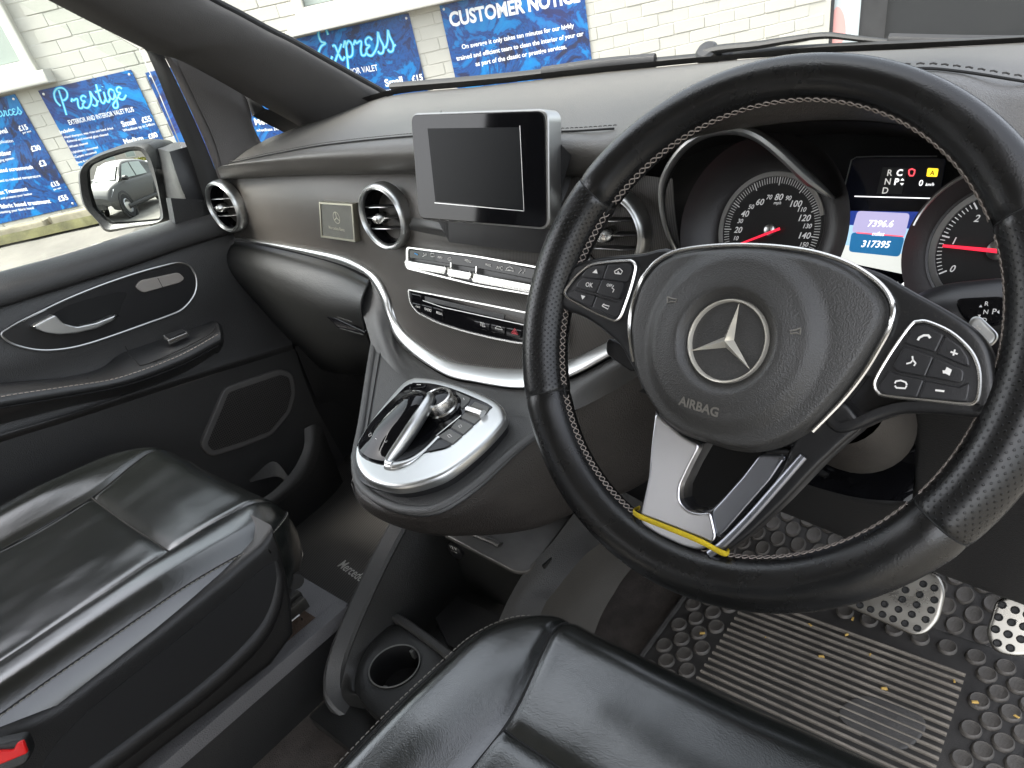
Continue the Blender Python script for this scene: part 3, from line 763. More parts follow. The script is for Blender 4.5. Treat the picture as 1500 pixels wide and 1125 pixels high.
icon_lines(af, [[(749, 488), (754, 481), (759, 490), (749, 488)], [(752, 487), (754, 484), (756, 488), (752, 487)]], aud, .0011, .0024, MATS['icon_red'])

# small plaque stuck on the trim
pf = Fr(at(496, 322, Y=.226), at(520, 325, Y=.224)-at(472, 319, Y=.228), (0, .12, 1))
plq = thing('badge_plaque', 'small framed leather badge plaque stuck on the trim between the vents', 'plaque', pf.o)
po = pf.pxs([(470, 295), (519, 298), (523, 354), (473, 347)]); pi_ = offset2(po, .0032)
obj('plaque_frame', frame_ring(pf, po, pi_, -.012, .004, .0008), MATS['plaque_metal'], plq, smooth=False)
obj('plaque_face', prism(pf, offset2(po, .003), -.012, .0025, .0005, 1), MATS['plaque_black'], plq)
cu, cv = pf.px(493, 319, .003)
ring = [(cu+.0085*math.cos(a*math.pi/12), cv+.0085*math.sin(a*math.pi/12)) for a in range(24)]
st = [[(cu, cv), (cu+.008*math.cos(R_(a)), cv+.008*math.sin(R_(a)))] for a in (90, 210, 330)]
obj('emblem_print', join(ribbon(pf, ring, .0011, .0032, True), *[ribbon(pf, s, .0014, .0032) for s in st]), MATS['plaque_metal'], plq, smooth=False)
text_px('lettering', 'Mercedes-Benz', pf, (482, 335), (505, 339), MATS['plaque_metal'], plq, w=.0032)
# ------------------------------------------------------------------ steering wheel
M('rim_leather', (.006, .006, .006), .27, spec=.6, grain=.10, gscale=1100, var=.15, vscale=9, rvar=.06, dust=.015)
M('airbag_vinyl', (.044, .043, .041), .38, grain=.28, gscale=1000, var=.08, vscale=8, dust=.06)
M('spoke_plastic', (.014, .014, .0145), .28, var=.1, dust=.06, grain=.05)
M('spoke_silver', (.74, .74, .76), .28, 1)
M('yellow_cord', (.55, .40, .005), .7, grain=.6, gscale=1200, var=.2, vscale=60)
M('brass_chrome', (.90, .86, .76), .18, .6)
def perf_mat():
    m = M('perforated_leather', (.008, .008, .008), .30, rvar=.06); t = m.node_tree; b = t.nodes['Principled BSDF']; lk = t.links.new
    tc = N(t, 'ShaderNodeTexCoord'); mp = N(t, 'ShaderNodeMapping'); mp.inputs['Rotation'].default_value = (0, 0, R_(45)); mp.inputs['Scale'].default_value = (1/.0036, 1/.0036, 1); lk(tc.outputs['UV'], mp.inputs[0])
    vo = N(t, 'ShaderNodeTexVoronoi', voronoi_dimensions='2D', Scale=1.0, Randomness=0.0); lk(mp.outputs[0], vo.inputs['Vector'])
    r = N(t, 'ShaderNodeMapRange'); r.inputs[1].default_value = .13; r.inputs[2].default_value = .21; lk(vo.outputs['Distance'], r.inputs[0])
    mx = N(t, 'ShaderNodeMix', data_type='RGBA'); lk(r.outputs[0], mx.inputs[0]); mx.inputs[6].default_value = (.001, .001, .001, 1); mx.inputs[7].default_value = (.008, .008, .008, 1); lk(mx.outputs[2], b.inputs['Base Color'])
    bp = N(t, 'ShaderNodeBump', Strength=.9, Distance=.0012); lk(r.outputs[0], bp.inputs['Height']); lk(bp.outputs[0], b.inputs['Normal'])
perf_mat()
TL, PHI = R_(29.28171), R_(-8.548754)
_v0 = V((0, math.sin(TL), math.cos(TL))); _u0 = V((1, 0, 0))
SW = Fr((0, 0, 0), math.cos(PHI)*_u0 + math.sin(PHI)*_v0, -math.sin(PHI)*_u0 + math.cos(PHI)*_v0)
sw = thing('steering_wheel', 'black leather steering wheel with silver lower spoke and star emblem', 'steering wheel', (0, 0, 0))
RM, RT = .1702, .0190
def rimp(th, a, dr=0, k=1.0):
    w = max(0, math.cos(th-R_(84)))**1.6                      # the far arc of the rim is slimmer
    rr = (RT*(1-.34*w)+dr)*k; R0 = RM-.0012*w
    return SW.p((R0+rr*1.06*math.cos(a))*math.cos(th), (R0+rr*1.06*math.cos(a))*math.sin(th), rr*math.sin(a))
def thpx(x, y):
    q = SW.px(x, y, .012); return math.atan2(q[1], q[0])
T1, T2, T3, T4 = thpx(845, 258), thpx(802, 575), thpx(1405, 795), thpx(1475, 318)
def arc(t0, t1, n):
    while t1 < t0: t1 += 2*math.pi
    return [t0+(t1-t0)*i/n for i in range(n+1)]
def rim_part(name, t0, t1, mat, label=None):
    ts = arc(t0, t1, 90); na = 28; rows = []; uv = []
    for i, t_ in enumerate(ts):
        e = min(i, len(ts)-1-i); k = 1 - .05*max(0, 1-e/1.5)
        rows.append([rimp(t_, 2*math.pi*j/na, 0, k) for j in range(na+1)]); uv += [(t_*RM, 2*math.pi*j/na*RT) for j in range(na+1)]
    vs, fs = grid(rows)
    return obj(name, (vs, fs, uv), mat, sw, label=label)
T1 %= 2*math.pi; T2 %= 2*math.pi; T3 %= 2*math.pi; T4 %= 2*math.pi
r1 = rim_part('rim_section', T4, T1, MATS['rim_leather'], 'smooth leather top of the rim')
r2 = rim_part('rim_section', T1, T2, MATS['perforated_leather'], 'perforated leather grip on the left of the rim')
r3 = rim_part('rim_section', T2, T3, MATS['rim_leather'], 'worn smooth leather bottom of the rim')
r4 = rim_part('rim_section', T3, T4, MATS['perforated_leather'], 'perforated leather grip on the right of the rim')
for t_ in (T1, T2, T3, T4):
    obj('rim_seam', tube([rimp(t_, 2*math.pi*j/28, -.0012) for j in range(28)], .0008, True, 5), MATS['black_void'], sw)
# crossed stitching on the inner side of the rim
def zig(t0, t1, a0, a1, step=.0058):
    out = []; n = int((t1-t0)*RM/step)
    for s in (0, 1):
        pts = []
        for i in range(n+1):
            t_ = t0+(t1-t0)*i/n; a = (a0 if (i+s) % 2 else a1)
            pts.append(tuple(rimp(t_, a, .0004))); tm = t0+(t1-t0)*(i+.25)/n; 
            if i < n: pts.append(tuple(rimp(t0+(t1-t0)*(i+.3)/n, a, .0004)))
        out.append(tube(pts, .00042, n=5))
    return join(*out)
for nm, (a, b_) in (('stitching', (T4, T1)), ('stitching', (T1, T2)), ('stitching', (T2, T3)), ('stitching', (T3, T4))):
    while b_ < a: b_ += 2*math.pi
    o = obj(nm, zig(a+.03, b_-.03, R_(163), R_(180)), MATS['thread_grey'], sw); o['kind'] = 'stuff'
    obj('rim_groove', tube([rimp(a+(b_-a)*i/80, R_(171), -.0006) for i in range(81)], .0009, n=5), MATS['black_void'], sw)
# spokes
lsp = SW.pxs([(806, 437), (815, 414), (832, 394), (856, 382), (892, 375), (938, 371), (985, 366), (1000, 420), (985, 520), (950, 580), (932, 548), (921, 528), (910, 508), (893, 492), (872, 475), (850, 462), (829, 455)], .006)
obj('spoke', prism(SW, cr(lsp, 4, True), -.014, .008, .004, 4), MATS['spoke_plastic'], sw, label='dark left spoke with six keys')
rsp = SW.pxs([(1240, 385), (1290, 398), (1335, 425), (1385, 452), (1428, 479), (1451, 505), (1460, 540), (1464, 583), (1459, 610), (1433, 613), (1367, 606), (1318, 606), (1284, 617), (1262, 628), (1225, 640), (1190, 600), (1180, 540), (1200, 460)], .006)
leg = SW.pxs([(1185, 560), (1240, 590), (1268, 624), (1240, 645), (1200, 682), (1150, 735), (1100, 782), (1060, 812), (1041, 815), (1052, 797), (1100, 742), (1140, 695), (1165, 640)], .005)
obj('spoke_leg', prism(SW, rnd(leg, .006, 3), -.014, .006, .003, 3), MATS['spoke_plastic'], sw)
obj('spoke', prism(SW, rnd(rsp, .008, 4), -.014, .008, .004, 4), MATS['spoke_plastic'], sw, label='dark right spoke with six keys')
# lower spoke
bsp = SW.pxs([(957, 600), (951, 650), (947, 700), (938, 738), (932, 762), (934, 778), (962, 797), (1000, 815), (1026, 822), (1048, 812), (1080, 785), (1120, 742), (1165, 692), (1180, 660), (1120, 655), (1090, 692), (1058, 728), (1040, 745), (1025, 750), (1008, 745), (997, 731), (998, 712), (1013, 680), (1030, 650), (1005, 635)], .004)
obj('spoke_back', prism(SW, bsp, -.016, .002, .003, 3), MATS['spoke_plastic'], sw)
sil = SW.pxs([(960, 604), (954, 650), (950, 700), (942, 738), (938, 756), (940, 768), (965, 784), (1000, 800), (1022, 806), (1034, 803), (1050, 789), (1041, 749), (1026, 753), (1007, 748), (995, 734), (996, 712), (1011, 680), (1026, 652), (1002, 640)], .008)
rarm = SW.pxs([(1050, 789), (1062, 779), (1094, 742), (1128, 704), (1152, 668), (1112, 666), (1088, 698), (1057, 733), (1042, 749)], .008)
M('spoke_shaded_silver', (.30, .31, .34), .34, 1)  # right arm slopes away; its shade is put into this darker silver
obj('lower_spoke_arm', prism(SW, rnd(rarm, .003, 3), .001, .0078, .0015, 3), MATS['spoke_shaded_silver'], sw, label='right arm of the lower spoke with its shade in the colour')
obj('lower_spoke', prism(SW, rnd(sil, .004, 3), .001, .0085, .0014, 3), MATS['spoke_silver'], sw, label='satin silver Y shaped lower spoke')
edge = SW.pxs([(1178, 668), (1140, 712), (1100, 757), (1062, 795), (1040, 812)], .007)
obj('spoke_edge', sweep([SW.p(x, y, .0085) for x, y in cr(edge, 6)], circ(.0030, 10, .0016), up=SW.n), MATS['spoke_shaded_silver'], sw)
# airbag cover
HC = SW.px(1062, 499.6, .0266)
hub_px = [(963, 384), (984, 373), (1015, 366), (1061, 362), (1107, 362), (1153, 366), (1199, 374), (1245, 390), (1280, 412), (1299, 432), (1306, 452), (1301, 478), (1284, 511), (1260, 549), (1230, 587), (1190, 628), (1150, 652), (1110, 663), (1072, 660), (1035, 649), (1002, 638), (974, 619), (956, 596), (941, 570), (930, 540), (925, 505), (924, 475), (929, 445), (939, 416), (950, 398)]
hub = resample(cr(SW.pxs(hub_px, .012), 6, True), 140, True)
def hubh(u, v, s):
    r = math.hypot(u-HC[0], v-HC[1])
    sm = lambda a, b, x: (lambda t: t*t*(3-2*t))(min(1, max(0, (x-a)/(b-a))))
    h = .0215 + .0075*sm(.027, .036, r) - .0025*sm(.036, .053, r) - .006*sm(.0510, .0650, r) - .006*sm(.06, .11, r)
    return h - .010*sm(.90, 1.0, s)**2
rows = []
for k in range(61):
    s = k/60; rows.append([SW.p(HC[0]+(x-HC[0])*s, HC[1]+(y-HC[1])*s, hubh(HC[0]+(x-HC[0])*s, HC[1]+(y-HC[1])*s, s)) for x, y in hub])
rows.append([SW.p(x, y, -.012) for x, y in hub])
obj('airbag_cover', flip(grid(rows, False, True)), MATS['airbag_vinyl'], sw)
tl = SW.pxs([(928, 530), (923.5, 505), (922, 475), (927, 444), (937, 414), (950, 395), (963, 382), (984, 370.5), (1015, 363.5), (1061, 359.5), (1107, 359.5), (1153, 363), (1199, 371), (1245, 387), (1282, 410), (1301, 431), (1308, 452), (1303, 479), (1286, 512), (1262, 551), (1231, 590), (1190, 632)], .012)
obj('cover_trim', tube([SW.p(x, y, .0115) for x, y in cr(tl, 6)], .0016, n=8), MATS['bright_silver'], sw)
# star emblem
EH = .0225
f2 = Fr(SW.p(HC[0], HC[1], 0), SW.u, SW.v)
em = obj('emblem_ring', lathe(f2, [(.0258, EH-.001), (.0259, EH+.0022), (.0265, EH+.0032), (.0274, EH+.0031), (.0280, EH+.001), (.0282, EH-.002)], n=64), MATS['brass_chrome'], sw)
sv = [f2.p(0, 0, EH+.0052)]; sfc = []
for k in range(3):
    a = math.pi/2+k*2*math.pi/3; sv.append(f2.p(.0258*math.cos(a), .0258*math.sin(a), EH+.0022)); a += math.pi/3; sv.append(f2.p(.0042*math.cos(a), .0042*math.sin(a), EH-.001))
for k in range(6): sfc.append((0, 1+k, 1+(k+1) % 6))
obj('emblem_star', (sv, sfc), MATS['brass_chrome'], em, smooth=False)
M('emboss_lit', (.16, .15, .13), .5)  # relief in the same vinyl; light on it put in as lighter colour
tm = text_mesh('AIRBAG', .03, 0); tx0 = min(v.x for v in tm[0]); tx1 = max(v.x for v in tm[0])
TA, TB = V(SW.px(994, 592, .026)), V(SW.px(1052, 611, .026)); td = TB-TA; tk = td.length/(tx1-tx0); td.normalize(); te = V((-td.y, td.x))
def on_hub(q, up=.0007): return SW.p(q[0], q[1], hubh(q[0], q[1], .5)+up)
obj('embossed_lettering', ([on_hub(TA+td*((v.x-tx0)*tk)+te*(v.y*tk)) for v in tm[0]], tm[1]), MATS['emboss_lit'], sw, smooth=False)
me_ = bpy.data.objects[-1] if False else None
def horn(x, y, s=1):
    l = [(x-6*s, y-5), (x-5*s, y+4), (x, y+2), (x+8*s, y+3), (x+9*s, y-1), (x+2*s, y-2), (x-6*s, y-5)]
    obj('horn_symbol', join(*[tube([on_hub(SW.px(*q, .0255), .0002) for q in l], .0006, n=5)]), MATS['emboss_lit'], sw)
horn(984, 440); horn(1168, 486, -1)
# key pads
def padL(x, y): return (820+x/9.37, 360+y/9.37)
def padR(x, y): return (1270+x/6.248, 440+y/6.248)
def pad(cv, ring, keys, label):
    w = .0105
    ro = cr(SW.pxs([cv(*q) for q in ring], w), 4, True)
    p_ = obj('key_pad', prism(SW, ro, .005, .0088, .0005, 2), MATS['key_black'], sw, label=label)
    obj('pad_trim', tube([SW.p(x, y, .0098) for x, y in ro], .00115, True, 7, up=SW.n), MATS['bright_silver'], p_)
    for L, h in keys:
        P = rnd(offset2(SW.pxs([cv(*q) for q in L], w), -.0005), .0012, 3)
        obj('key', prism(SW, P, .006, .0102+h, .0006, 2), MATS['key_black'], p_)
    return p_
pl_ = pad(padL, [(60, 650), (90, 580), (200, 440), (330, 320), (430, 260), (600, 228), (900, 205), (990, 215), (1037, 280), (1020, 400), (960, 620), (880, 850), (830, 970), (770, 1025), (700, 1015), (500, 930), (250, 800), (110, 720)],
   [([(300, 410), (380, 315), (460, 280), (635, 260), (590, 390), (575, 450), (330, 430)], 0), ([(665, 258), (930, 235), (985, 275), (985, 340), (930, 480), (900, 490), (600, 450), (612, 390)], 0),
    ([(330, 445), (570, 475), (500, 640), (300, 590), (245, 560), (250, 520)], .0013), ([(590, 478), (870, 508), (875, 540), (820, 720), (790, 725), (520, 650)], .0013),
    ([(135, 640), (215, 615), (480, 690), (430, 825), (250, 765), (120, 690)], 0), ([(505, 700), (780, 785), (850, 760), (885, 690), (800, 950), (760, 975), (700, 960), (450, 840)], 0)], 'left key pad')
pr_ = pad(padR, [(70, 780), (95, 690), (240, 450), (400, 230), (470, 195), (560, 200), (760, 290), (920, 430), (1000, 560), (1030, 700), (1020, 860), (985, 930), (900, 948), (600, 920), (180, 875), (100, 840)],
   [([(350, 380), (430, 240), (500, 225), (690, 318), (620, 465), (380, 395)], 0), ([(715, 335), (850, 425), (915, 520), (930, 600), (880, 585), (645, 485)], 0),
    ([(250, 600), (345, 430), (600, 522), (530, 688), (280, 640)], .0013), ([(622, 532), (860, 632), (880, 660), (868, 738), (830, 745), (555, 690)], .0013),
    ([(115, 780), (200, 650), (225, 668), (508, 735), (450, 878), (180, 858), (112, 830)], 0), ([(535, 745), (840, 805), (925, 760), (930, 800), (908, 905), (880, 918), (482, 885)], 0)], 'right key pad')
WK = .0118
def kline(cv, lines, par, wd=.0007, w=WK): obj('symbol', join(*[ribbon(SW, SW.pxs([cv(*q) for q in l], w), wd, w) for l in lines]), IW, par, smooth=False)
def kfill(cv, L, par, w=WK): obj('symbol', fill(SW, SW.pxs([cv(*q) for q in L], w), w), IW, par, smooth=False)
kfill(padL, [(445, 370), (500, 320), (520, 382)], pl_); kfill(padL, [(290, 675), (350, 692), (310, 740)], pl_)
kline(padL, [[(750, 350), (820, 310), (860, 350), (840, 388), (760, 380), (750, 350)], [(790, 375), (800, 350), (815, 378)]], pl_)
kline(padL, [[(580, 825), (610, 795)], [(580, 825), (660, 870), (680, 830), (590, 805)]], pl_)
kline(padL, [[(740, 545), (715, 580), (745, 600), (725, 640)]], pl_, w=WK+.0012)
tpx('OK', SW, padL(350, 558), padL(450, 572), pl_, WK+.0012); tpx('OFF', SW, padL(640, 555), padL(715, 568), pl_, WK+.0012)
kline(padR, [[(465, 365), (480, 340), (520, 320), (560, 320), (580, 345)]], pr_, .0013)
kline(padR, [[(765, 470), (830, 492)], [(805, 450), (790, 505)]], pr_, .0009); kline(padR, [[(625, 822), (708, 832)]], pr_, .0011)
kline(padR, [[(415, 510), (420, 545), (400, 570), (360, 580)], [(420, 545), (445, 575), (430, 600)]], pr_, .0009, WK+.0012)
kfill(padR, [(690, 640), (715, 640), (730, 610), (778, 635), (755, 690), (720, 670), (695, 668)], pr_, WK+.0012)
kline(padR, [[(255, 760), (265, 740), (310, 733), (355, 750), (365, 775)], [(255, 780), (270, 800), (350, 805), (362, 780)]], pr_, .0010)
# shift paddles behind the spokes
def paddle(L, w, label, mat='satin_silver'):
    obj('shift_paddle', prism(SW, rnd(SW.pxs(L, w), .004, 4), w-.004, w, .0015, 3), MATS[mat], sw, label=label)
paddle([(1415, 478), (1424, 463), (1436, 463), (1466, 492), (1450, 510), (1418, 500)], -.022, 'silver plus paddle')
kline(lambda x, y: (x, y), [[(1426, 479), (1437, 482)], [(1432, 476), (1431, 485)]], sw, .001, -.0213)
paddle([(888, 500), (892, 495), (912, 505), (935, 540), (925, 545), (900, 528), (887, 518)], -.03, 'dark paddle with a pale edge', 'key_black')

# yellow cord tied round the lower spoke
cordp = [SW.p(*SW.px(x, y, w), w) for x, y, w in ((936, 744, -.016), (929, 748, -.004), (931, 753, .008), (945, 760, .0105), (975, 772, .011), (1005, 784, .011), (1030, 795, .0115), (1050, 806, .0115), (1062, 811, .011), (1066, 806, .004), (1062, 798, -.010))]
obj('yellow_cord', sweep(cr([tuple(p) for p in cordp], 6), circ(.0021, 8, .0011), up=SW.n), MATS['yellow_cord'], None, label='flat yellow cord tied across the lower spoke of the steering wheel', cat='cord')
# ------------------------------------------------------------------ instrument cluster
M('dial_black', (.014, .014, .014), .35, var=.2)
M('bowl_black', (.020, .018, .018), .4, var=.15, grain=.1)
M('needle_red', (.85, .02, .05), .4, emit=((1, .02, .05), 0.252))
M('dial_print', (.5, .5, .49), .5, emit=((1, 1, 1), 0.050))
M('screen_black', (.006, .007, .012), .12)
M('screen_white', (.4, .4, .4), .4, emit=((1, 1, 1), 0.315))
M('screen_dim', (.5, .5, .48), .4, emit=((1, .97, .9), 0.105))
M('screen_red', (.7, .05, .06), .4, emit=((1, .08, .1), 0.336))
M('screen_amber', (.8, .5, .02), .4, emit=((1, .62, .03), 0.315))
M('screen_violet', (.08, .08, .12), .4, emit=((.34, .31, .48), 0.336))
M('screen_teal', (.01, .1, .22), .4, emit=((.012, .085, .19), 0.378))
M('screen_navy', (.01, .02, .12), .4, emit=((.012, .028, .16), 0.336))
M('screen_sky', (.08, .12, .17), .4, emit=((.30, .47, .63), 0.336))
M('screen_pale', (.2, .21, .2), .4, emit=((.72, .74, .70), 0.24))
M('cluster_shell', (.010, .010, .010), .5)
M('brown_plastic', (.034, .030, .026), .5, grain=.25, gscale=900, var=.2, vscale=14, dust=.15)
m, t, b = mk('clear_lens'); t.nodes.remove(b); lk = t.links.new
tr_ = N(t, 'ShaderNodeBsdfTransparent'); gl = N(t, 'ShaderNodeBsdfGlossy', Roughness=.03); mxs = N(t, 'ShaderNodeMixShader'); fres = N(t, 'ShaderNodeFresnel', IOR=1.45)
lk(fres.outputs[0], mxs.inputs[0]); lk(tr_.outputs[0], mxs.inputs[1]); lk(gl.outputs[0], mxs.inputs[2]); lk(mxs.outputs[0], t.nodes['Material Output'].inputs[0])
clu = thing('instrument_cluster', 'instrument cluster with two dials and a colour screen behind the wheel', 'instrument cluster', at(1250, 340, Y=.22))
KF = Fr(at(1129, 338, Y=.205), (1, 0, 0), (0, .34, 1))
# dark shell
sh = [A3([(840, 228, .262), (965, 230, .25), (1050, 165, .26), (1200, 140, .27), (1350, 160, .27), (1440, 200, .26), (1560, 300, .25)]),
      A3([(840, 330, .275), (950, 330, .27), (1060, 260, .30), (1200, 230, .31), (1330, 230, .31), (1440, 270, .3), (1560, 360, .27)]),
      A3([(850, 430, .262), (960, 420, .25), (1080, 440, .27), (1200, 450, .28), (1320, 460, .28), (1440, 480, .28), (1560, 480, .26)])]
obj('shell', flip(surf2(sh, 8, 8)), MATS['cluster_shell'], clu)
hood = [A3([(975, 228, .19), (1050, 198, .18), (1200, 178, .17), (1330, 186, .18), (1420, 214, .2), (1520, 264, .21)]),
        A3([(985, 240, .24), (1060, 212, .25), (1200, 196, .26), (1330, 204, .26), (1420, 232, .25), (1520, 290, .24)])]
obj('hood_lining', surf2(hood, 8, 4), MATS['bowl_black'], clu)
def dial(cx, cy, rad_px, name, label):
    c = KF.px(cx, cy); e = KF.px(cx-rad_px, cy+8)
    R = math.hypot(c[0]-e[0], c[1]-e[1])
    f = Fr(KF.p(*c), KF.u, KF.v)
    d = obj(name, lathe(f, [(R*1.0, .0008), (R*.5, .0004), (.0001, .0003)], n=72), MATS['dial_black'], clu, label=label)
    return d, f, R
# left dial: speed
d1, f1, R1 = dial(1129, 337, 71, 'speed_dial', 'speed dial with a red needle')
obj('bowl', lathe(f1, [(R1*1.62, .030), (R1*1.5, .018), (R1*1.30, .008), (R1*1.12, .0035), (R1*1.03, .0035), (R1*1.0, .0008)], n=80), MATS['bowl_black'], d1)
arcp = [f1.p(R1*1.0*math.cos(a), R1*1.0*math.sin(a), .0035) for a in [R_(205-3*i) for i in range(64)]]
obj('dial_bezel', sweep(arcp, [(-.0022, 0), (.0022, 0), (.0018, .0012), (-.0018, .0012)], up=f1.n), MATS['chrome_dull'], d1)
obj('dial_ring', join(*[ribbon(f1, [(R1*k*math.cos(R_(a)), R1*k*math.sin(R_(a))) for a in range(0, 360, 6)], .00025, .0011, True) for k in (.16, .22, .28, .34, .40, .46)]), MATS['bowl_black'], d1, smooth=False)
def pxang(f, x, y): q = f.px(x, y); return math.atan2(q[1], q[0])
a0 = pxang(f1, 1078, 349); a1 = pxang(f1, 1178, 358)
if a0 < 0: a0 += 2*math.pi
ticks = []
a20 = pxang(f1, 1081, 336); a140 = pxang(f1, 1179, 345)
if a20 < 0: a20 += 2*math.pi
nt_ = 61
for i in range(-6, 66):
    a = a20 + (a140-a20)*i/60; big = i % 10 == 0
    ticks.append(ribbon(f1, [(R1*k*math.cos(a), R1*k*math.sin(a)) for k in ((.80 if big else .84), .95)], .0007 if big else .00042, .0014))
o = obj('tick_marks', join(*ticks), MATS['dial_print'], d1, smooth=False); o['kind'] = 'stuff'
def cl(x, y): return (1040+x/3.26, 180+y/3.26)
def num(s, x, y, h, par, f, mat=None, shear=.25, w=.0015, bold=.012):
    q = f.px(*cl(x, y), w); text_uv('numeral', s, f, q[0], q[1]-h*.5, h, mat or MATS['dial_print'], par, w=w, shear=shear, align='C', bold=bold)
for s, x, y in (('10', 125, 550), ('30', 145, 468), ('50', 197, 400), ('70', 284, 354), ('90', 376, 358), ('110', 440, 413), ('130', 466, 492), ('150', 450, 580)): num(s, x, y, R1*.082, d1, f1)
for s, x, y in (('20', 135, 510), ('40', 168, 433), ('60', 240, 377), ('80', 330, 353), ('100', 412, 385), ('120', 453, 453), ('140', 453, 537)): num(s, x, y, R1*.115, d1, f1)
num('mph', 322, 381, R1*.06, d1, f1)
def needle(f, a, b, par, wd=.0016):
    A, B = V(f.px(*a, .006)), V(f.px(*b, .006)); d = (B-A).normalized(); e = V((-d.y, d.x))
    P = [tuple(A+e*wd*.7), tuple(A-e*wd*.7), tuple(B-e*wd*.45), tuple(B+e*wd*.45)]
    obj('needle', prism(f, P, .005, .0065, .0003, 1), MATS['needle_red'], par)
needle(f1, (1142, 335), (1082, 358), d1)
obj('needle_hub', lathe(f1, [(.0052, .001), (.005, .0045), (.004, .0052), (.0001, .0054)], n=24), MATS['chrome_dull'], d1)
# bright teardrop trim over the left dial
tp_ = [(990, 366, .196), (978, 340, .19), (970, 305, .185), (970, 272, .182), (982, 242, .18), (1006, 212, .178), (1040, 194, .178), (1078, 190, .178), (1110, 199, .18), (1142, 222, .184), (1180, 258, .19), (1205, 278, .195), (1222, 290, .20)]
tt = cr([tuple(p) for p in A3(tp_)], 8); n_ = len(tt)
obj('dial_trim', sweep(tt, circ(.0030, 10, .0042), up=V((0, -1, .3)), scale=[(.7+.9*min(1, i/(n_*.75))) if i < n_*.85 else max(.25, 1.6-(i-n_*.85)/(n_*.15)*1.3) for i in range(n_)]), MATS['satin_silver'], clu)
side = [A3(tp_), A3([(a+6 if a < 1000 else a+3, b_+8, c+.028) for a, b_, c in tp_])]
obj('dial_cowl', flip(surf2(side, 8, 3)), MATS['bowl_black'], clu)
# right dial: engine speed
d2, f2_, R2 = dial(1462, 366, 96, 'engine_dial', 'engine speed dial partly hidden by the wheel rim')
obj('bowl', lathe(f2_, [(R2*1.36, .034), (R2*1.22, .016), (R2*1.10, .005), (R2*1.02, .0035), (R2*1.0, .0008)], n=80), MATS['bowl_black'], d2)
obj('dial_bezel', sweep([f2_.p(R2*math.cos(R_(70+3*i)), R2*math.sin(R_(70+3*i)), .0035) for i in range(52)], [(-.0025, 0), (.0025, 0), (.002, .0012), (-.002, .0012)], up=f2_.n), MATS['chrome_dull'], d2)
obj('dial_ring', join(*[ribbon(f2_, [(R2*k*math.cos(R_(a)), R2*k*math.sin(R_(a))) for a in range(0, 360, 6)], .00025, .0011, True) for k in (.16, .21, .26, .31, .36, .41, .46, .51)]), MATS['bowl_black'], d2, smooth=False)
b0 = pxang(f2_, 1386, 397); b1 = pxang(f2_, 1430, 303); b0 += 2*math.pi if b0 < 0 else 0; b1 += 2*math.pi if b1 < 0 else 0
ticks = []
for i in range(0, 27):
    a = b0+(b1-b0)*i/20; big = i % 10 == 0
    ticks.append(ribbon(f2_, [(R2*k*math.cos(a), R2*k*math.sin(a)) for k in ((.80 if big else .85), .93)], .0011 if big else .0006, .0014))
o = obj('tick_marks', join(*ticks), MATS['dial_print'], d2, smooth=False); o['kind'] = 'stuff'
for s, x, y in (('2', 1275, 455), ('1', 1168, 562), ('0', 1160, 695)): num(s, x, y, R2*.12, d2, f2_)
num('40', 1222, 796, R2*.10, d2, f2_); num('km/h', 1360, 792, R2*.07, d2, f2_)
needle(f2_, (1463, 368), (1381, 360), d2, .0022)
obj('needle_hub', lathe(f2_, [(.0075, .001), (.0072, .005), (.0055, .006), (.0001, .0062)], n=24), MATS['chrome_dull'], d2)
obj('bowl_edge', tube([f2_.p(R2*1.33*math.cos(R_(95+3*i)), R2*1.33*math.sin(R_(95+3*i)), .031) for i in range(24)], .0012, n=6), MATS['chrome_dull'], d2)
# centre screen
def cp(L, w=0): return KF.pxs([cl(*q) for q in L], w)
scr = obj('centre_screen', prism(KF, rnd(cp([(684, 165), (1130, 168), (1020, 830), (545, 700)]), .002, 2), -.004, .0, .0005, 1), MATS['screen_black'], clu)
obj('screen_trim', tube([KF.p(*q, .0006) for q in cp([(1085, 160), (800, 160), (700, 164), (676, 178), (650, 280), (610, 460), (572, 640)])], .0005, n=5), MATS['chrome_dull'], scr)
def sfill(L, mat, w, r=0, nm='screen_area'):
    P = cp(L, w); P = rnd(P, r, 3) if r else P
    obj(nm, fill(KF, P, w), MATS[mat], scr, smooth=False)
sfill([(640, 420), (1050, 425), (1035, 510), (622, 485)], 'screen_navy', .0004); sfill([(622, 485), (1035, 510), (1005, 640), (598, 575)], 'screen_sky', .0004); sfill([(598, 575), (1005, 640), (985, 735), (575, 650)], 'screen_pale', .0004)
sfill([(690, 348), (1060, 358), (1060, 363), (690, 353)], 'screen_white', .0006)
sfill([(704, 420), (956, 432), (930, 545), (676, 522)], 'screen_violet', .0007, .003); sfill([(676, 522), (930, 545), (905, 640), (662, 615)], 'screen_teal', .0007, .003)
sfill([(700, 522), (925, 540), (925, 545), (700, 527)], 'screen_red', .0009)
def st(s, x, y, hpx, mat, shear=0, w=.0010, bold=.012):
    q = KF.px(*cl(x, y), w); h = (V(KF.px(*cl(x, y-hpx/2), w))-V(KF.px(*cl(x, y+hpx/2), w))).length
    text_uv('lettering', s, KF, q[0], q[1]-h*.5, h, MATS[mat], scr, w=w, shear=shear, align='C', bold=bold)
st('7396.6', 815, 480, 32, 'screen_white', .2); st('miles', 804, 529, 20, 'screen_white', .2); st('317395', 792, 578, 32, 'screen_white', .2, bold=.02)
sfill([(825, 212), (945, 215), (915, 340), (795, 338)], 'cluster_shell', .0003)
st('R', 860, 237, 30, 'screen_dim'); st('N', 849, 279, 30, 'screen_dim'); st('D', 838, 322, 30, 'screen_dim'); st('C', 906, 237, 30, 'screen_white', bold=.03); st('P', 892, 280, 30, 'screen_white', bold=.03)
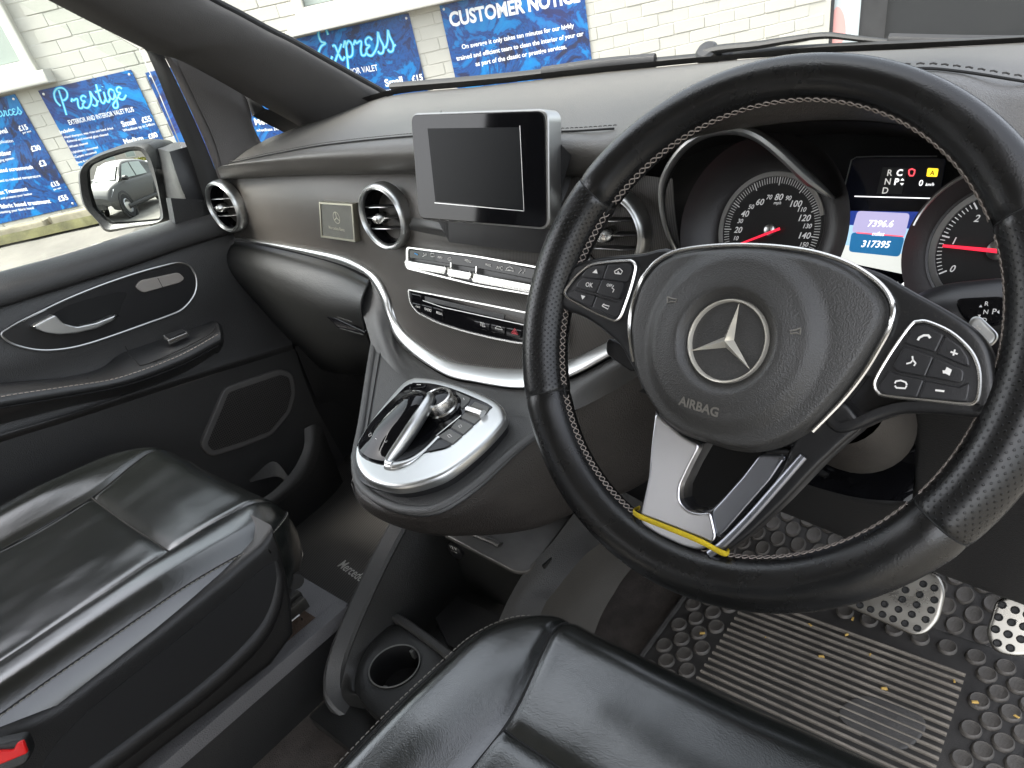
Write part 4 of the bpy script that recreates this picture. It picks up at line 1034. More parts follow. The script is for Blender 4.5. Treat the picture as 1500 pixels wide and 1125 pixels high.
st('0', 1008, 286, 28, 'screen_white'); st('km/h', 1050, 293, 14, 'screen_white', .2); st('18:41', 905, 772, 26, 'screen_white')
sfill([(910, 275), (928, 275), (919, 264)], 'screen_white', .0008); sfill([(908, 288), (926, 288), (916, 299)], 'screen_white', .0008)
obj('warning_symbol', ribbon(KF, cp([(950, 225), (965, 220), (978, 226), (976, 240), (970, 252), (955, 252), (950, 242), (950, 225)], .0008), .0011, .0008), MATS['screen_red'], scr, smooth=False)
sfill([(1040, 215), (1092, 218), (1085, 258), (1033, 256)], 'screen_amber', .0006, .001); st('A', 1062, 238, 22, 'screen_black', w=.0009)
q = [cl(*p) for p in ((540, 215), (570, 200), (570, 210), (605, 208), (598, 232), (562, 232), (560, 242), (540, 215))]
obj('indicator_arrow', ribbon(KF, KF.pxs(q, .004), .0008, .004), MATS['black_void'], clu, smooth=False)

# column, stalk and knee panel
col_ = thing('steering_column', 'brown grey plastic column shroud below the steering wheel hub', 'column shroud', (0, .1, -.06))
CA = V((0, math.cos(TL), -math.sin(TL)))
cc = []; C0, C1 = at(1225, 590, Y=.03), at(1262, 628, Y=.13)
for t_, r in ((0, .030), (.2, .038), (.6, .042), (.85, .041), (.97, .036), (1.02, .026), (1.04, .012), (1.045, .0005)):
    c_ = C0.lerp(C1, t_); cc.append([c_ + SW.u*math.cos(a)*r*1.1 + SW.v*math.sin(a)*r for a in [2*math.pi*i/32 for i in range(32)]])
obj('shroud', flip(grid(cc, False, True)), MATS['brown_plastic'], col_)
st_ = thing('gear_stalk', 'black gear selector stalk with R N P D print right of the wheel hub', 'stalk', at(1440, 460, Y=.12))
gp = [at(1300, 500, Y=.10), at(1370, 462, Y=.105), at(1430, 452, Y=.11), at(1520, 448, Y=.115)]
obj('stalk_arm', sweep(cr([tuple(p) for p in gp], 8), circ(.021, 16, .016), up=V((0, -.5, .87))), MATS['key_black'], st_)
gfr = Fr(at(1440, 455, Y=.092), at(1500, 450, Y=.092)-at(1400, 455, Y=.092), (0, .55, .83))
ga = prism(gfr, rnd(gfr.pxs([(1398, 437), (1475, 433), (1472, 475), (1430, 478), (1406, 462)]), .006, 4), -.004, .001, .001, 2)
obj('stalk_face', ga, MATS['gloss_black'], st_)
for s, a, b_ in (('R', (1442, 448), (1448, 448)), ('N', (1440, 460), (1447, 460)), ('P', (1453, 460), (1459, 460)), ('D', (1438, 472), (1445, 472))):
    text_px('lettering', s, gfr, a, b_, IW, st_, w=.0016)
for L in ([(1460, 457), (1464, 454), (1464, 460)], [(1434, 450), (1439, 450), (1437, 446)], [(1432, 461), (1437, 461), (1435, 465)]):
    obj('symbol', fill(gfr, gfr.pxs(L, .0016), .0016), IW, st_, smooth=False)
kn = thing('knee_panel', 'dark grained knee panel under the steering wheel', 'panel', at(1400, 700, Y=.2))
kf = Fr(at(1390, 700, Y=.16), (1, 0, 0), (0, -.45, 1))
kp = kf.pxs([(1330, 560), (1530, 540), (1850, 520), (1850, 1010), (1530, 900), (1400, 852), (1265, 801), (1120, 742), (1150, 690), (1200, 712), (1250, 728), (1300, 737), (1330, 736), (1338, 715), (1338, 650)])
obj('panel', prism(kf, kp, -.05, .0, .006, 4), MATS['soft_black'], kn)
vf_ = [A3([(1130, 600, .19), (1250, 590, .2), (1345, 590, .19)]), A3([(1140, 650, .21), (1250, 670, .23), (1342, 660, .2)]), A3([(1150, 700, .16), (1250, 728, .16), (1336, 735, .16)])]
obj('column_recess', flip(surf2(vf_, 8, 8)), MATS['gloss_black'], kn)
# ------------------------------------------------------------------ centre console
M('console_top', (.07, .07, .068), .42, spec=.6, grain=.35, gscale=900, var=.06, dust=.07)
M('console_flank', (.028, .0245, .022), .34, spec=.6, grain=.5, gscale=650, var=.12, vscale=10, dust=.05)
M('brushed_flap', (.13, .125, .115), .42, .6, var=.12, vscale=30, dust=.1)
M('tan_panel', (.058, .053, .046), .62, grain=.45, gscale=800, var=.12, vscale=7)
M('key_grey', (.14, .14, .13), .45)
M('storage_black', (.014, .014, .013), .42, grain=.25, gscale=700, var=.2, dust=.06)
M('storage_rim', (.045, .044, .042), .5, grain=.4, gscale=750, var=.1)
CN = Fr((-.42, .03, -.198), (1, 0, 0), (0, .22, .045))
con = thing('centre_console', 'grey centre console ledge carrying the rotary controller', 'console', (-.42, 0, -.3))
top = CN.pxs([(551, 505), (537, 550), (527, 617), (517, 667), (518, 697), (530, 720), (560, 740), (600, 751), (645, 747), (700, 712), (760, 657), (800, 627), (830, 603), (800, 601), (767, 606), (700, 600), (650, 584), (605, 558), (580, 538)])
obj('console_top', prism(CN, cr(top, 4, True), -.02, 0, .006, 4), MATS['console_top'], con)
# upright of the console running up to the silver strip
upr = [A3([(541, 409, .232), (550, 420, .222), (559, 436, .215), (571, 466, .203), (588, 506, .185), (648, 550, .157), (700, 563, .148), (767, 571, .142), (832, 557, .15), (895, 525, .17), (950, 495, .19)]),
       A3([(528, 440, .21), (545, 450, .2), (556, 466, .19), (572, 495, .175), (592, 528, .155), (648, 564, .136), (700, 578, .127), (767, 587, .12), (832, 572, .134), (895, 542, .158), (950, 512, .18)]),
       [CN.p(*CN.px(*q), -.0005) for q in ((546, 512), (552, 516), (562, 526), (582, 548), (607, 568), (650, 594), (700, 610), (767, 618), (832, 604), (895, 574), (955, 538))]]
obj('console_upright', flip(surf2(upr, 8, 6)), MATS['console_top'], con)
ridge = [CN.p(*CN.px(*q), -.004) for q in ((517, 690), (529, 718), (560, 741), (600, 753), (645, 749), (700, 714), (760, 659), (830, 606), (900, 559), (962, 515))]
lipz = AZ([(516, 704, -.222), (528, 732, -.236), (557, 754, -.248), (600, 771, -.262), (650, 780, -.277), (740, 780, -.31), (800, 769, -.33), (860, 742, -.35), (935, 712, -.362), (1040, 640, -.375)])
md1 = [a.lerp(b_, .28) + V((.006 if i > 3 else .002, -.004, .0)) for i, (a, b_) in enumerate(zip(ridge, lipz))]
md2 = [a.lerp(b_, .7) + V((.008 if i > 3 else .002, -.006, -.004)) for i, (a, b_) in enumerate(zip(ridge, lipz))]
und_ = [p + V((-.05, .05, -.02)) for p in lipz]
obj('console_flank', flip(surf2([ridge, md1, md2, lipz, und_], 8, 8)), MATS['console_flank'], con)
edg = [CN.p(*CN.px(*q), .0005) for q in ((549, 492), (540, 550), (530, 617), (521, 665), (522, 694), (534, 716), (562, 735), (600, 746), (643, 742), (697, 708), (757, 655), (828, 603), (900, 556))]
obj('console_edging', sweep(cr([tuple(p) for p in edg], 8), circ(.0055, 10, .003), up=CN.n), MATS['console_top'], con)
sp_ = [CN.p(*CN.px(*q), .0012) for q in ((561, 497), (551, 555), (540, 620), (531, 664), (533, 690), (545, 710))]
obj('seam_groove', tube(cr([tuple(p) for p in sp_], 8), .0008, n=5), MATS['black_void'], con)
lside = [A3([(541, 412, .24), (528, 440, .22), (544, 484, .19), (546, 500, .18), (536, 552, .12), (526, 618, .03), (515, 668, -.03), (516, 700, -.055)]),
         [p + V((-.01, .03, -.10)) for p in A3([(541, 412, .24), (528, 440, .22), (544, 484, .19), (546, 500, .18), (536, 552, .12), (526, 618, .03), (515, 668, -.03), (516, 700, -.055)])]]
obj('console_left_side', surf2(lside, 6, 4), MATS['soft_black'], con)

# rotary controller with palm rest
def cq(x, y): return (500+x/5.623, 540+y/5.623)
ctl = thing('rotary_controller', 'silver framed rotary controller with glossy black palm rest on the console', 'controller', CN.p(0, .02))
def cqs(L, w=0): return CN.pxs([cq(*q) for q in L], w)
ob = [(590, 78), (640, 72), (760, 84), (900, 112), (1050, 160), (1200, 222), (1310, 290), (1352, 370), (1325, 450), (1150, 640), (900, 845), (700, 935), (500, 978), (330, 962), (190, 895), (118, 785), (118, 650), (205, 485), (400, 235), (510, 118)]
base = cr(cqs(ob, .022), 4, True)
obj('base_skirt', prism(CN, offset2(base, .004), -.002, .012, .001, 2), MATS['key_black'], ctl)
obj('base_plinth', prism(CN, cr(cqs([(620, 100), (900, 130), (1200, 250), (1350, 400), (1250, 560), (900, 880), (600, 1010), (350, 1010), (160, 930), (90, 800), (110, 640), (400, 250)], .002), 4, True), -.001, .003, .0015, 2), MATS['key_black'], ctl)
bs = obj('silver_base', prism(CN, base, .011, .0235, .005, 4), MATS['satin_silver'], ctl)
inn = cr(cqs([(560, 128), (720, 120), (900, 160), (1100, 240), (1235, 308), (1215, 350), (1010, 545), (870, 655), (700, 695), (640, 720), (480, 790), (350, 800), (200, 750), (140, 680), (160, 570), (300, 380), (450, 225)], .0235), 3, True)
obj('key_field', prism(CN, inn, .018, .0240, .0006, 2), MATS['gloss_black'], ctl)
for L, m_ in (([(1098, 268), (1222, 312), (1208, 350), (1094, 458), (980, 402)], 'key_grey'), ([(968, 410), (1088, 466), (1004, 543), (898, 484)], 'key_grey'), ([(890, 492), (998, 550), (914, 622), (794, 556)], 'key_grey'),
           ([(786, 562), (906, 628), (852, 655), (720, 685), (690, 660)], 'gloss_black'), ([(940, 185), (1064, 238), (1055, 272), (990, 335), (950, 250)], 'key_grey'), ([(560, 135), (590, 112), (705, 122), (690, 155), (560, 170)], 'gloss_black')):
    obj('key', prism(CN, rnd(offset2(cqs(L, .025), .0004), .0016, 3), .0225, .0252, .0007, 2), MATS[m_], ctl)
obj('key_rail', ribbon(CN, cqs([(985, 385), (780, 552)], .0262), .0018, .0262), MATS['bright_silver'], ctl, smooth=False)
wl = cqs([(1045, 335), (1165, 375)], .027); wA, wB = V(wl[0]), V(wl[1])
obj('thumb_wheel', tube([CN.p(*wA, .0265), CN.p(*((wA+wB)/2), .0272), CN.p(*wB, .0265)], .0056, n=14), MATS['bright_silver'], ctl)
kc = CN.px(*cq(812, 300), .03)
kb_ = obj('rotary_knob', lathe(CN, [(.0225, .024), (.0225, .0275), (.0205, .029), (.0208, .040), (.0195, .0428), (.0172, .0436), (.0165, .0425)], kc[0], kc[1], 48), MATS['bright_silver'], ctl)
obj('knob_face', lathe(CN, [(.0167, .0424), (.012, .0434), (.0001, .0438)], kc[0], kc[1], 40), MATS['gloss_black'], kb_)
obj('knob_collar', lathe(CN, [(.027, .0235), (.0265, .0262), (.0222, .027)], kc[0], kc[1], 40), MATS['gloss_black'], ctl)
# palm rest: a glossy hump
def pal(L, w): return [CN.p(*CN.px(*cq(x, y), h), h) for (x, y), h in zip(L, w)]
pr_rows = [pal([(118, 655), (165, 570), (255, 430), (440, 235), (530, 180), (560, 172)], [.022, .026, .036, .046, .047, .046]),
           pal([(140, 700), (205, 610), (310, 470), (500, 270), (590, 190), (630, 178)], [.022, .030, .043, .054, .054, .050]),
           pal([(210, 755), (290, 650), (400, 500), (580, 310), (665, 215), (695, 192)], [.022, .031, .044, .055, .055, .050]),
           pal([(330, 800), (385, 690), (485, 530), (640, 330), (705, 245), (722, 218)], [.022, .028, .040, .051, .052, .048])]
obj('palm_rest', surf2(pr_rows, 8, 8), MATS['gloss_black'], ctl)
bkp = [pr_rows[0], [p - CN.n*.028 for p in pr_rows[0]]]
obj('palm_rest_side', flip(surf2(bkp, 8, 3)), MATS['gloss_black'], ctl)
fr_ = [[r[-1] for r in pr_rows], [r[-1] - CN.n*.024 + CN.v*.002 for r in pr_rows]]
obj('palm_rest_side', surf2(fr_, 8, 3), MATS['gloss_black'], ctl)
arm = [(730, 222, .046), (735, 250, .047), (690, 330, .045), (600, 470, .040), (500, 620, .032), (420, 730, .026), (385, 785, .0245), (430, 800, .0245), (520, 780, .0245), (600, 740, .0245), (700, 660, .0245), (800, 560, .0245)]
ap = [CN.p(*CN.px(*cq(x, y), h), h) for x, y, h in arm]
obj('silver_arm', sweep(cr([tuple(p) for p in ap[:8]], 8), circ(.0052, 12, .0075), up=CN.n, scale=[.75+.55*math.sin(math.pi*min(1, i/50)) for i in range(57)]), MATS['satin_silver'], ctl)
obj('silver_arm', sweep(cr([tuple(p) for p in ap[6:]], 8), circ(.0050, 10, .003), up=CN.n, scale=[1.5-.033*i if i < 30 else .5 for i in range(41)]), MATS['satin_silver'], ctl)
for L in ([(225, 545), (245, 530), (250, 550), (230, 560)], [(285, 565), (315, 572), (310, 582), (282, 578)], [(358, 592), (380, 590), (372, 608), (360, 605)]):
    P = [CN.p(*CN.px(*cq(x, y), .036), .0362) for x, y in L]
    obj('symbol', tube(P+[P[0]], .0004, n=4), IW, ctl)
def cn_sym(L, w=.0256, wd=.0006): obj('symbol', ribbon(CN, cqs(L, w), wd, w), IW, ctl, smooth=False)
cn_sym([(965, 470), (985, 462), (992, 478), (975, 486), (965, 470)]); cn_sym([(872, 548), (890, 540), (910, 560), (890, 568), (872, 548)]); cn_sym([(620, 130), (655, 132)], wd=.001); cn_sym([(1005, 240), (1012, 258)], wd=.001)

# ------------------------------------------------------------------ lower storage box
sto = thing('storage_box', 'open black storage tray with cup holder between the seats', 'storage tray', (-.45, 0, -.6))
lr = AX([(650, 680, -.578), (615, 724, -.577), (588, 764, -.575), (560, 815, -.572), (530, 878, -.568), (500, 950, -.562), (489, 995, -.558), (494, 1025, -.545), (520, 1046, -.52), (560, 1052, -.48)])
obj('tray_rim', sweep(cr([tuple(p) for p in lr], 8), [(-.014, -.01), (.014, -.01), (.015, .002), (.011, .007), (-.009, .008), (-.014, .004)], up=V((.35, .2, .9))), MATS['panel_grey'], sto)
fl = -.575
inner = [[p + V((.008, .006, 0)) for p in lr], [V((p.x+.03, p.y+.018, max(fl+.03, p.z-.07))) for p in lr], [V((p.x+.05, p.y+.03, fl)) for p in lr]]
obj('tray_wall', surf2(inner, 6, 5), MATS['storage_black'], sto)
outer = [[p + V((-.008, -.004, 0)) for p in lr], [V((p.x-.02, p.y-.01, -.62)) for p in lr]]
obj('tray_side', flip(surf2(outer, 6, 3)), MATS['soft_black'], sto)
obj('tray_floor', box(Fr((-.44, 0, fl), (1, 0, 0), (0, 1, 0)), -.13, .115, -.24, .35, -.02, .001, .001), MATS['storage_black'], sto)
sm_ = Fr((-.44, 0, fl+.012), (1, 0, 0), (0, 1, 0))
obj('tray_mat', prism(sm_, rnd(sm_.pxs([(632, 893), (662, 867), (740, 905), (700, 960), (655, 945)]), .008, 4), -.010, .0, .002, 2), MATS['rubber_black'], sto)
wr = [AX([(700, 985, -.345), (732, 906, -.345), (749, 870, -.343), (770, 836, -.34), (804, 800, -.338), (835, 760, -.336), (880, 700, -.335)]),
      AX([(725, 985, -.335), (758, 898, -.335), (780, 860, -.333), (800, 832, -.33), (830, 798, -.328), (862, 764, -.326), (905, 715, -.325)]),
      AX([(765, 985, -.312), (794, 894, -.312), (816, 862, -.31), (835, 838, -.308), (858, 812, -.306), (885, 790, -.304), (940, 735, -.30)]),
      AX([(800, 990, -.305), (830, 905, -.303), (850, 880, -.30), (868, 858, -.298), (892, 832, -.296), (918, 808, -.294), (970, 760, -.29)]),
      AX([(850, 1000, -.28), (876, 913, -.28), (900, 868, -.28), (915, 845, -.28), (938, 818, -.28), (960, 795, -.28), (1010, 745, -.275)])]
obj('tray_panel', surf2([wr[0], wr[1], wr[2]], 6, 5), MATS['storage_rim'], sto, label='grained grey top of the right tray wall')
obj('tray_panel', surf2([wr[2], wr[3], wr[4]], 6, 5), MATS['tan_panel'], sto, label='warm grey side of the tray facing the driver')
inn2 = [[V((p.x-.012, p.y, fl)) for p in wr[0]], wr[0]]
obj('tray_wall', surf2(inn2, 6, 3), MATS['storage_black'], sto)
ff = Fr(at(740, 800, Z=-.42), (1, 0, 0), (0, 1, -.05))
obj('flap', prism(ff, rnd(ff.pxs([(640, 772), (650, 782), (752, 836), (772, 838), (786, 822), (850, 740), (700, 740)]), [.004, .006, .008, .01, .01, .01, .01], 4), -.006, .0, .002, 3), MATS['brushed_flap'], sto, label='brushed grey sliding flap')
fp = ff.pxs([(688, 780), (705, 786), (722, 793), (733, 799)])
obj('flap_grip', sweep([ff.p(x, y, .001) for x, y in fp], circ(.006, 10, .003), up=ff.n), MATS['brushed_flap'], sto)
fw = [A3([(640, 780, .16), (700, 812, .16), (755, 842, .16), (800, 830, .16)]), [V((p.x+.01, p.y-.01, fl)) for p in A3([(640, 780, .16), (700, 812, .16), (755, 842, .16), (800, 830, .16)])]]
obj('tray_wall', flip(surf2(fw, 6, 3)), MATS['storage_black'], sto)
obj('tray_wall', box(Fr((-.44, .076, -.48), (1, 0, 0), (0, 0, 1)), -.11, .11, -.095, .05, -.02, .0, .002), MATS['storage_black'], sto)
s12 = Fr(at(668, 806, Y=.074), (1, 0, 0), (0, 0, 1))
sk = obj('socket_cap', lathe(s12, [(.016, -.01), (.016, .003), (.013, .005), (.0001, .0055)], n=28), MATS['key_black'], sto)
text_px('lettering', '12 V', s12, (660, 803), (670, 807), IW, sto, w=.0062); text_px('lettering', 'MAX 180 W', s12, (661, 807), (670, 811), IW, sto, w=.0062)
br = [at(578, 902, Z=-.515), at(600, 916, Z=-.515), at(646, 950, Z=-.515), at(690, 985, Z=-.515)]
obj('tray_divider', sweep(cr([tuple(p) for p in br], 6), [(-.006, -.05), (.006, -.05), (.007, .0), (.004, .003), (-.004, .003), (-.007, 0)]), MATS['storage_rim'], sto)
hf = Fr((-.44, 0, -.52), (1, 0, 0), (0, 1, 0))
hp = hf.pxs([(520, 1010), (540, 945), (580, 915), (645, 955), (640, 1010), (580, 1060)])
hc = hf.px(578, 975); hr = .038
hole = [(hc[0]+hr*math.cos(a), hc[1]+hr*math.sin(a)) for a in [2*math.pi*i/48 for i in range(48)]]
hout = resample(cr(hp, 8, True), 48, True)
ang0 = min(range(48), key=lambda i: abs(math.atan2(hout[i][1]-hc[1], hout[i][0]-hc[0])))
hout = hout[ang0:]+hout[:ang0]
if sum(hout[i][0]*hout[(i+1) % 48][1]-hout[(i+1) % 48][0]*hout[i][1] for i in range(48)) < 0: hout = [hout[0]]+hout[:0:-1]
obj('cup_holder', frame_ring(hf, hout, hole, -.02, .0, .0015), MATS['storage_black'], sto)
obj('cup_well', lathe(hf, [(hr, -.001), (hr*.93, -.05), (.0001, -.052)], hc[0], hc[1], 40), MATS['black_void'], sto)
obj('cup_ring', tube([hf.p(hc[0]+hr*math.cos(a), hc[1]+hr*math.sin(a), .0005) for a in [2*math.pi*i/48 for i in range(48)]], .0012, True, 6), MATS['key_grey'], sto)
for a in (-1.2, 1.6):
    obj('cup_grip', box(Fr(hf.p(hc[0]+hr*.92*math.cos(a), hc[1]+hr*.92*math.sin(a), -.008), V((-math.sin(a), math.cos(a), 0)), (0, 0, 1)), -.003, .003, -.012, .004, -.003, .004, .001), MATS['key_grey'], sto)
# ------------------------------------------------------------------ passenger door
M('door_upper', (.042, .041, .040), .42, grain=.4, gscale=700, var=.08)
M('armrest_leather', (.028, .028, .028), .33, spec=.7, grain=.2, gscale=800, rvar=.06)
M('grille_black', (.022, .021, .020), .6)
M('switch_taupe', (.36, .33, .30), .5)
def grille_mat():
    m = MATS['grille_black']; t = m.node_tree; b = t.nodes['Principled BSDF']; lk = t.links.new
    tc = N(t, 'ShaderNodeTexCoord'); vo = N(t, 'ShaderNodeTexVoronoi', voronoi_dimensions='2D', Scale=230.0, Randomness=0.0); sx = N(t, 'ShaderNodeSeparateXYZ'); cx_ = N(t, 'ShaderNodeCombineXYZ'); lk(tc.outputs['Object'], sx.inputs[0]); lk(sx.outputs[1], cx_.inputs[0]); lk(sx.outputs[2], cx_.inputs[1]); lk(cx_.outputs[0], vo.inputs['Vector'])
    r = N(t, 'ShaderNodeMapRange'); r.inputs[1].default_value = .28; r.inputs[2].default_value = .42; lk(vo.outputs['Distance'], r.inputs[0])
    mx = N(t, 'ShaderNodeMix', data_type='RGBA'); lk(r.outputs[0], mx.inputs[0]); mx.inputs[6].default_value = (.003, .003, .003, 1); mx.inputs[7].default_value = (.055, .05, .046, 1); lk(mx.outputs[2], b.inputs['Base Color'])
    bp = N(t, 'ShaderNodeBump', Strength=.8, Distance=.002); lk(r.outputs[0], bp.inputs['Height']); lk(bp.outputs[0], b.inputs['Normal'])
grille_mat()
DX = -1.15
def AXe(L):
    r = AX(L); d = (r[0]-r[1]).normalized(); k = (r[0].y+.80)/max(.2, -d.y)
    return [r[0]+d*k, r[0]+d*k*.5] + r
DF = Fr((DX, 0, -.1), (0, 1, 0), (0, 0, 1))
door = thing('passenger_door', 'black passenger door panel with silver handle and armrest', 'door', (DX, 0, -.5))
uppad = [AXe([(-60, 414, -1.22), (0, 398, -1.22), (100, 371, -1.22), (200, 338, -1.22), (260, 319, -1.22), (322, 301, -1.22)]),
         AXe([(-60, 416, -1.19), (0, 400, -1.19), (100, 373, -1.19), (200, 341, -1.19), (260, 322, -1.19), (324, 304, -1.19)]),
         AXe([(-60, 440, -1.155), (0, 423, -1.155), (100, 393, -1.155), (200, 360, -1.155), (260, 339, -1.155), (330, 318, -1.155)]),
         AXe([(-60, 466, -1.15), (0, 447, -1.15), (100, 416, -1.15), (200, 384, -1.15), (260, 363, -1.15), (338, 338, -1.15)]),
         AXe([(-60, 470, -1.165), (0, 451, -1.165), (100, 420, -1.165), (200, 388, -1.165), (260, 367, -1.165), (340, 342, -1.165)])]
obj('upper_pad', surf2(uppad, 8, 6), MATS['door_upper'], door)
main = [AXe([(-60, 464, -1.18), (0, 444, -1.18), (100, 413, -1.18), (200, 381, -1.18), (270, 356, -1.18), (345, 332, -1.18)]),
        AXe([(-60, 473, -1.163), (0, 453, -1.163), (100, 422, -1.163), (200, 390, -1.163), (270, 365, -1.163), (342, 343, -1.163)]),
        AXe([(-60, 540, -1.15), (0, 525, -1.15), (100, 490, -1.15), (200, 458, -1.15), (290, 430, -1.15), (350, 408, -1.155)]),
        AXe([(-60, 590, -1.15), (0, 575, -1.15), (100, 545, -1.15), (200, 515, -1.15), (310, 478, -1.15), (395, 455, -1.155)]),
        AXe([(-60, 645, -1.14), (0, 626, -1.14), (110, 595, -1.14), (220, 558, -1.14), (330, 522, -1.14), (425, 493, -1.15)]),
        AXe([(-60, 660, -1.135), (0, 640, -1.135), (110, 606, -1.135), (220, 570, -1.135), (330, 536, -1.135), (428, 505, -1.145)]),
        AXe([(-60, 668, -1.15), (0, 648, -1.15), (110, 614, -1.15), (220, 578, -1.15), (330, 543, -1.15), (430, 512, -1.155)])]
obj('door_panel', surf2(main, 8, 6), MATS['door_black'], door)
lowr = [AXe([(-60, 668, -1.152), (0, 648, -1.152), (110, 614, -1.152), (220, 578, -1.152), (330, 543, -1.152), (432, 511, -1.157)]),
        AXe([(-60, 740, -1.155), (0, 730, -1.155), (110, 700, -1.155), (230, 650, -1.155), (360, 620, -1.155), (460, 590, -1.157)]),
        AXe([(-60, 900, -1.16), (0, 880, -1.16), (110, 840, -1.16), (230, 800, -1.16), (360, 790, -1.16), (520, 700, -1.16)])]
obj('lower_panel', surf2(lowr, 8, 6), MATS['door_black'], door)
# handle pod
pod = [(2, 490), (12, 481), (33, 469), (66, 453), (100, 437), (150, 417), (200, 400), (240, 389), (262, 385), (278, 391), (287, 407), (285, 430), (268, 452), (245, 463), (217, 473), (175, 488), (133, 502), (100, 510), (67, 513), (40, 510), (15, 502)]
WP = .004
pp_ = cr(DF.pxs(pod, WP), 4, True)
obj('handle_pod', prism(DF, pp_, -.01, WP, .0015, 2), MATS['key_black'], door)
obj('pod_trim', tube([DF.p(x, y, WP+.0005) for x, y in pp_], .0021, True, 8, up=DF.n), MATS['chrome_dull'], door)
rec = cr(DF.pxs([(70, 476), (85, 455), (130, 438), (183, 428), (178, 446), (170, 462), (130, 478), (90, 484)], WP), 4, True)
obj('handle_recess', prism(DF, rec, WP-.002, WP+.0008, .0004, 1), MATS['black_void'], door)
hs_ = [(48, 479, .004, .6), (60, 476, .012, 1.3), (76, 472, .020, 1.5), (92, 477, .024, 1.1), (112, 482, .026, .9), (135, 478, .025, .8), (155, 470, .020, .65), (172, 462, .010, .4)]
hp_ = [DF.p(*DF.px(x, y, w), w) for x, y, w, _ in hs_]
hs2 = cr([(p.x, p.y, p.z, s[3]) for p, s in zip(hp_, hs_)], 6)
hpoly = DF.pxs([(47, 479), (62, 470), (80, 461), (86, 467), (93, 474), (112, 479), (140, 473), (173, 460), (166, 469), (142, 481), (112, 488), (86, 490), (65, 487)], .02)
obj('door_handle', prism(DF, rnd(hpoly, .004, 3), .004, .022, .0016, 3), MATS['satin_silver'], door)
obj('switch_plate', prism(DF, rnd(DF.pxs([(198, 421), (206, 411), (262, 399), (271, 408), (264, 414), (210, 429)], WP+.004), .005, 3), WP-.001, WP+.004, .0012, 2), MATS['switch_taupe'], door)
obj('switch_split', ribbon(DF, DF.pxs([(231, 407), (239, 422)], WP+.0045), .001, WP+.0045), MATS['black_void'], door, smooth=False)
# armrest
arm_t = [AXe([(-60, 580, -1.145), (0, 562, -1.145), (100, 552, -1.145), (150, 538, -1.145), (180, 517, -1.145), (250, 493, -1.145), (312, 470, -1.145)]),
         AXe([(-60, 583, -1.12), (0, 566, -1.12), (100, 556, -1.12), (155, 543, -1.12), (190, 526, -1.12), (255, 502, -1.12), (319, 474, -1.12)]),
         AXe([(-60, 592, -1.095), (0, 575, -1.095), (100, 563, -1.095), (160, 553, -1.095), (205, 537, -1.095), (262, 515, -1.095), (322, 484, -1.095)]),
         AXe([(-60, 600, -1.085), (0, 584, -1.085), (100, 568, -1.085), (163, 558, -1.085), (212, 543, -1.085), (268, 521, -1.085), (323, 492, -1.085)]),
         AXe([(-60, 612, -1.087), (0, 597, -1.087), (100, 580, -1.087), (165, 568, -1.087), (215, 554, -1.087), (272, 531, -1.087), (322, 504, -1.087)]),
         AXe([(-60, 640, -1.13), (0, 622, -1.13), (100, 596, -1.13), (165, 582, -1.13), (218, 566, -1.13), (275, 543, -1.13), (318, 515, -1.13)])]
arm_o = obj('armrest', surf2(arm_t, 8, 6), MATS['armrest_leather'], door)
endc = [[r[-1] for r in arm_t], [r[-1] + V((-.01, .008, -.006)) for r in arm_t], [V((-1.145, r[-1].y-.004, r[-1].z-.01)) for r in arm_t]]
obj('armrest_end', flip(surf2(endc, 6, 4)), MATS['armrest_leather'], arm_o)
stp = AX([(-60, 598, -1.0845), (0, 582, -1.0845), (100, 566.5, -1.0845), (163, 556.5, -1.0845), (212, 541.5, -1.0845), (268, 519, -1.0845), (318, 491, -1.0845)])
obj('stitching', stitches(cr([tuple(p + V((.0008, 0, .0008))) for p in stp], 8), V((.8, 0, .6)), .005, .0025, .0006), MATS['thread_grey'], arm_o)
gr_ = AX([(0, 598, -1.086), (100, 581, -1.086), (165, 569, -1.086), (215, 555, -1.086), (272, 532, -1.086), (320, 506, -1.086)])
obj('seam_groove', tube(cr([tuple(p) for p in gr_], 8), .0014, n=6), MATS['black_void'], arm_o)
swf = Fr(at(258, 496, X=-1.118), at(280, 488, X=-1.118)-at(240, 502, X=-1.118), (-.8, 0, .35))
sq = swf.pxs([(239, 497), (268, 487), (277, 493), (248, 505)])
obj('switch_bezel', prism(swf, rnd(sq, .003, 3), .0, .009, .001, 2), MATS['bright_silver'], arm_o)
obj('window_switch', prism(swf, rnd(offset2(sq, .003), .002, 3), .004, .0115, .0015, 2), MATS['key_black'], arm_o)
lid = AX([(184, 508, -1.125), (190, 520, -1.112), (200, 530, -1.10), (212, 535, -1.095), (262, 514, -1.093), (308, 490, -1.093), (316, 478, -1.11)])
obj('armrest_split', tube(cr([tuple(p + V((.0, 0, .001))) for p in lid], 6), .0009, n=5), MATS['black_void'], arm_o)
# speaker and door pocket
M('speaker_rim', (.10, .095, .09), .5, grain=.2)
gp_ = DF.pxs([(336, 575), (412, 549), (424, 553), (428, 575), (421, 602), (396, 632), (355, 648), (313, 661), (304, 651)], .006)
obj('speaker_frame', prism(DF, rnd(offset2(gp_, -.012), .014, 4), -.01, .004, .003, 3), MATS['speaker_rim'], door)
obj('speaker_grille', prism(DF, rnd(gp_, .006, 3), .0, .0048, .0008, 2), MATS['grille_black'], door)
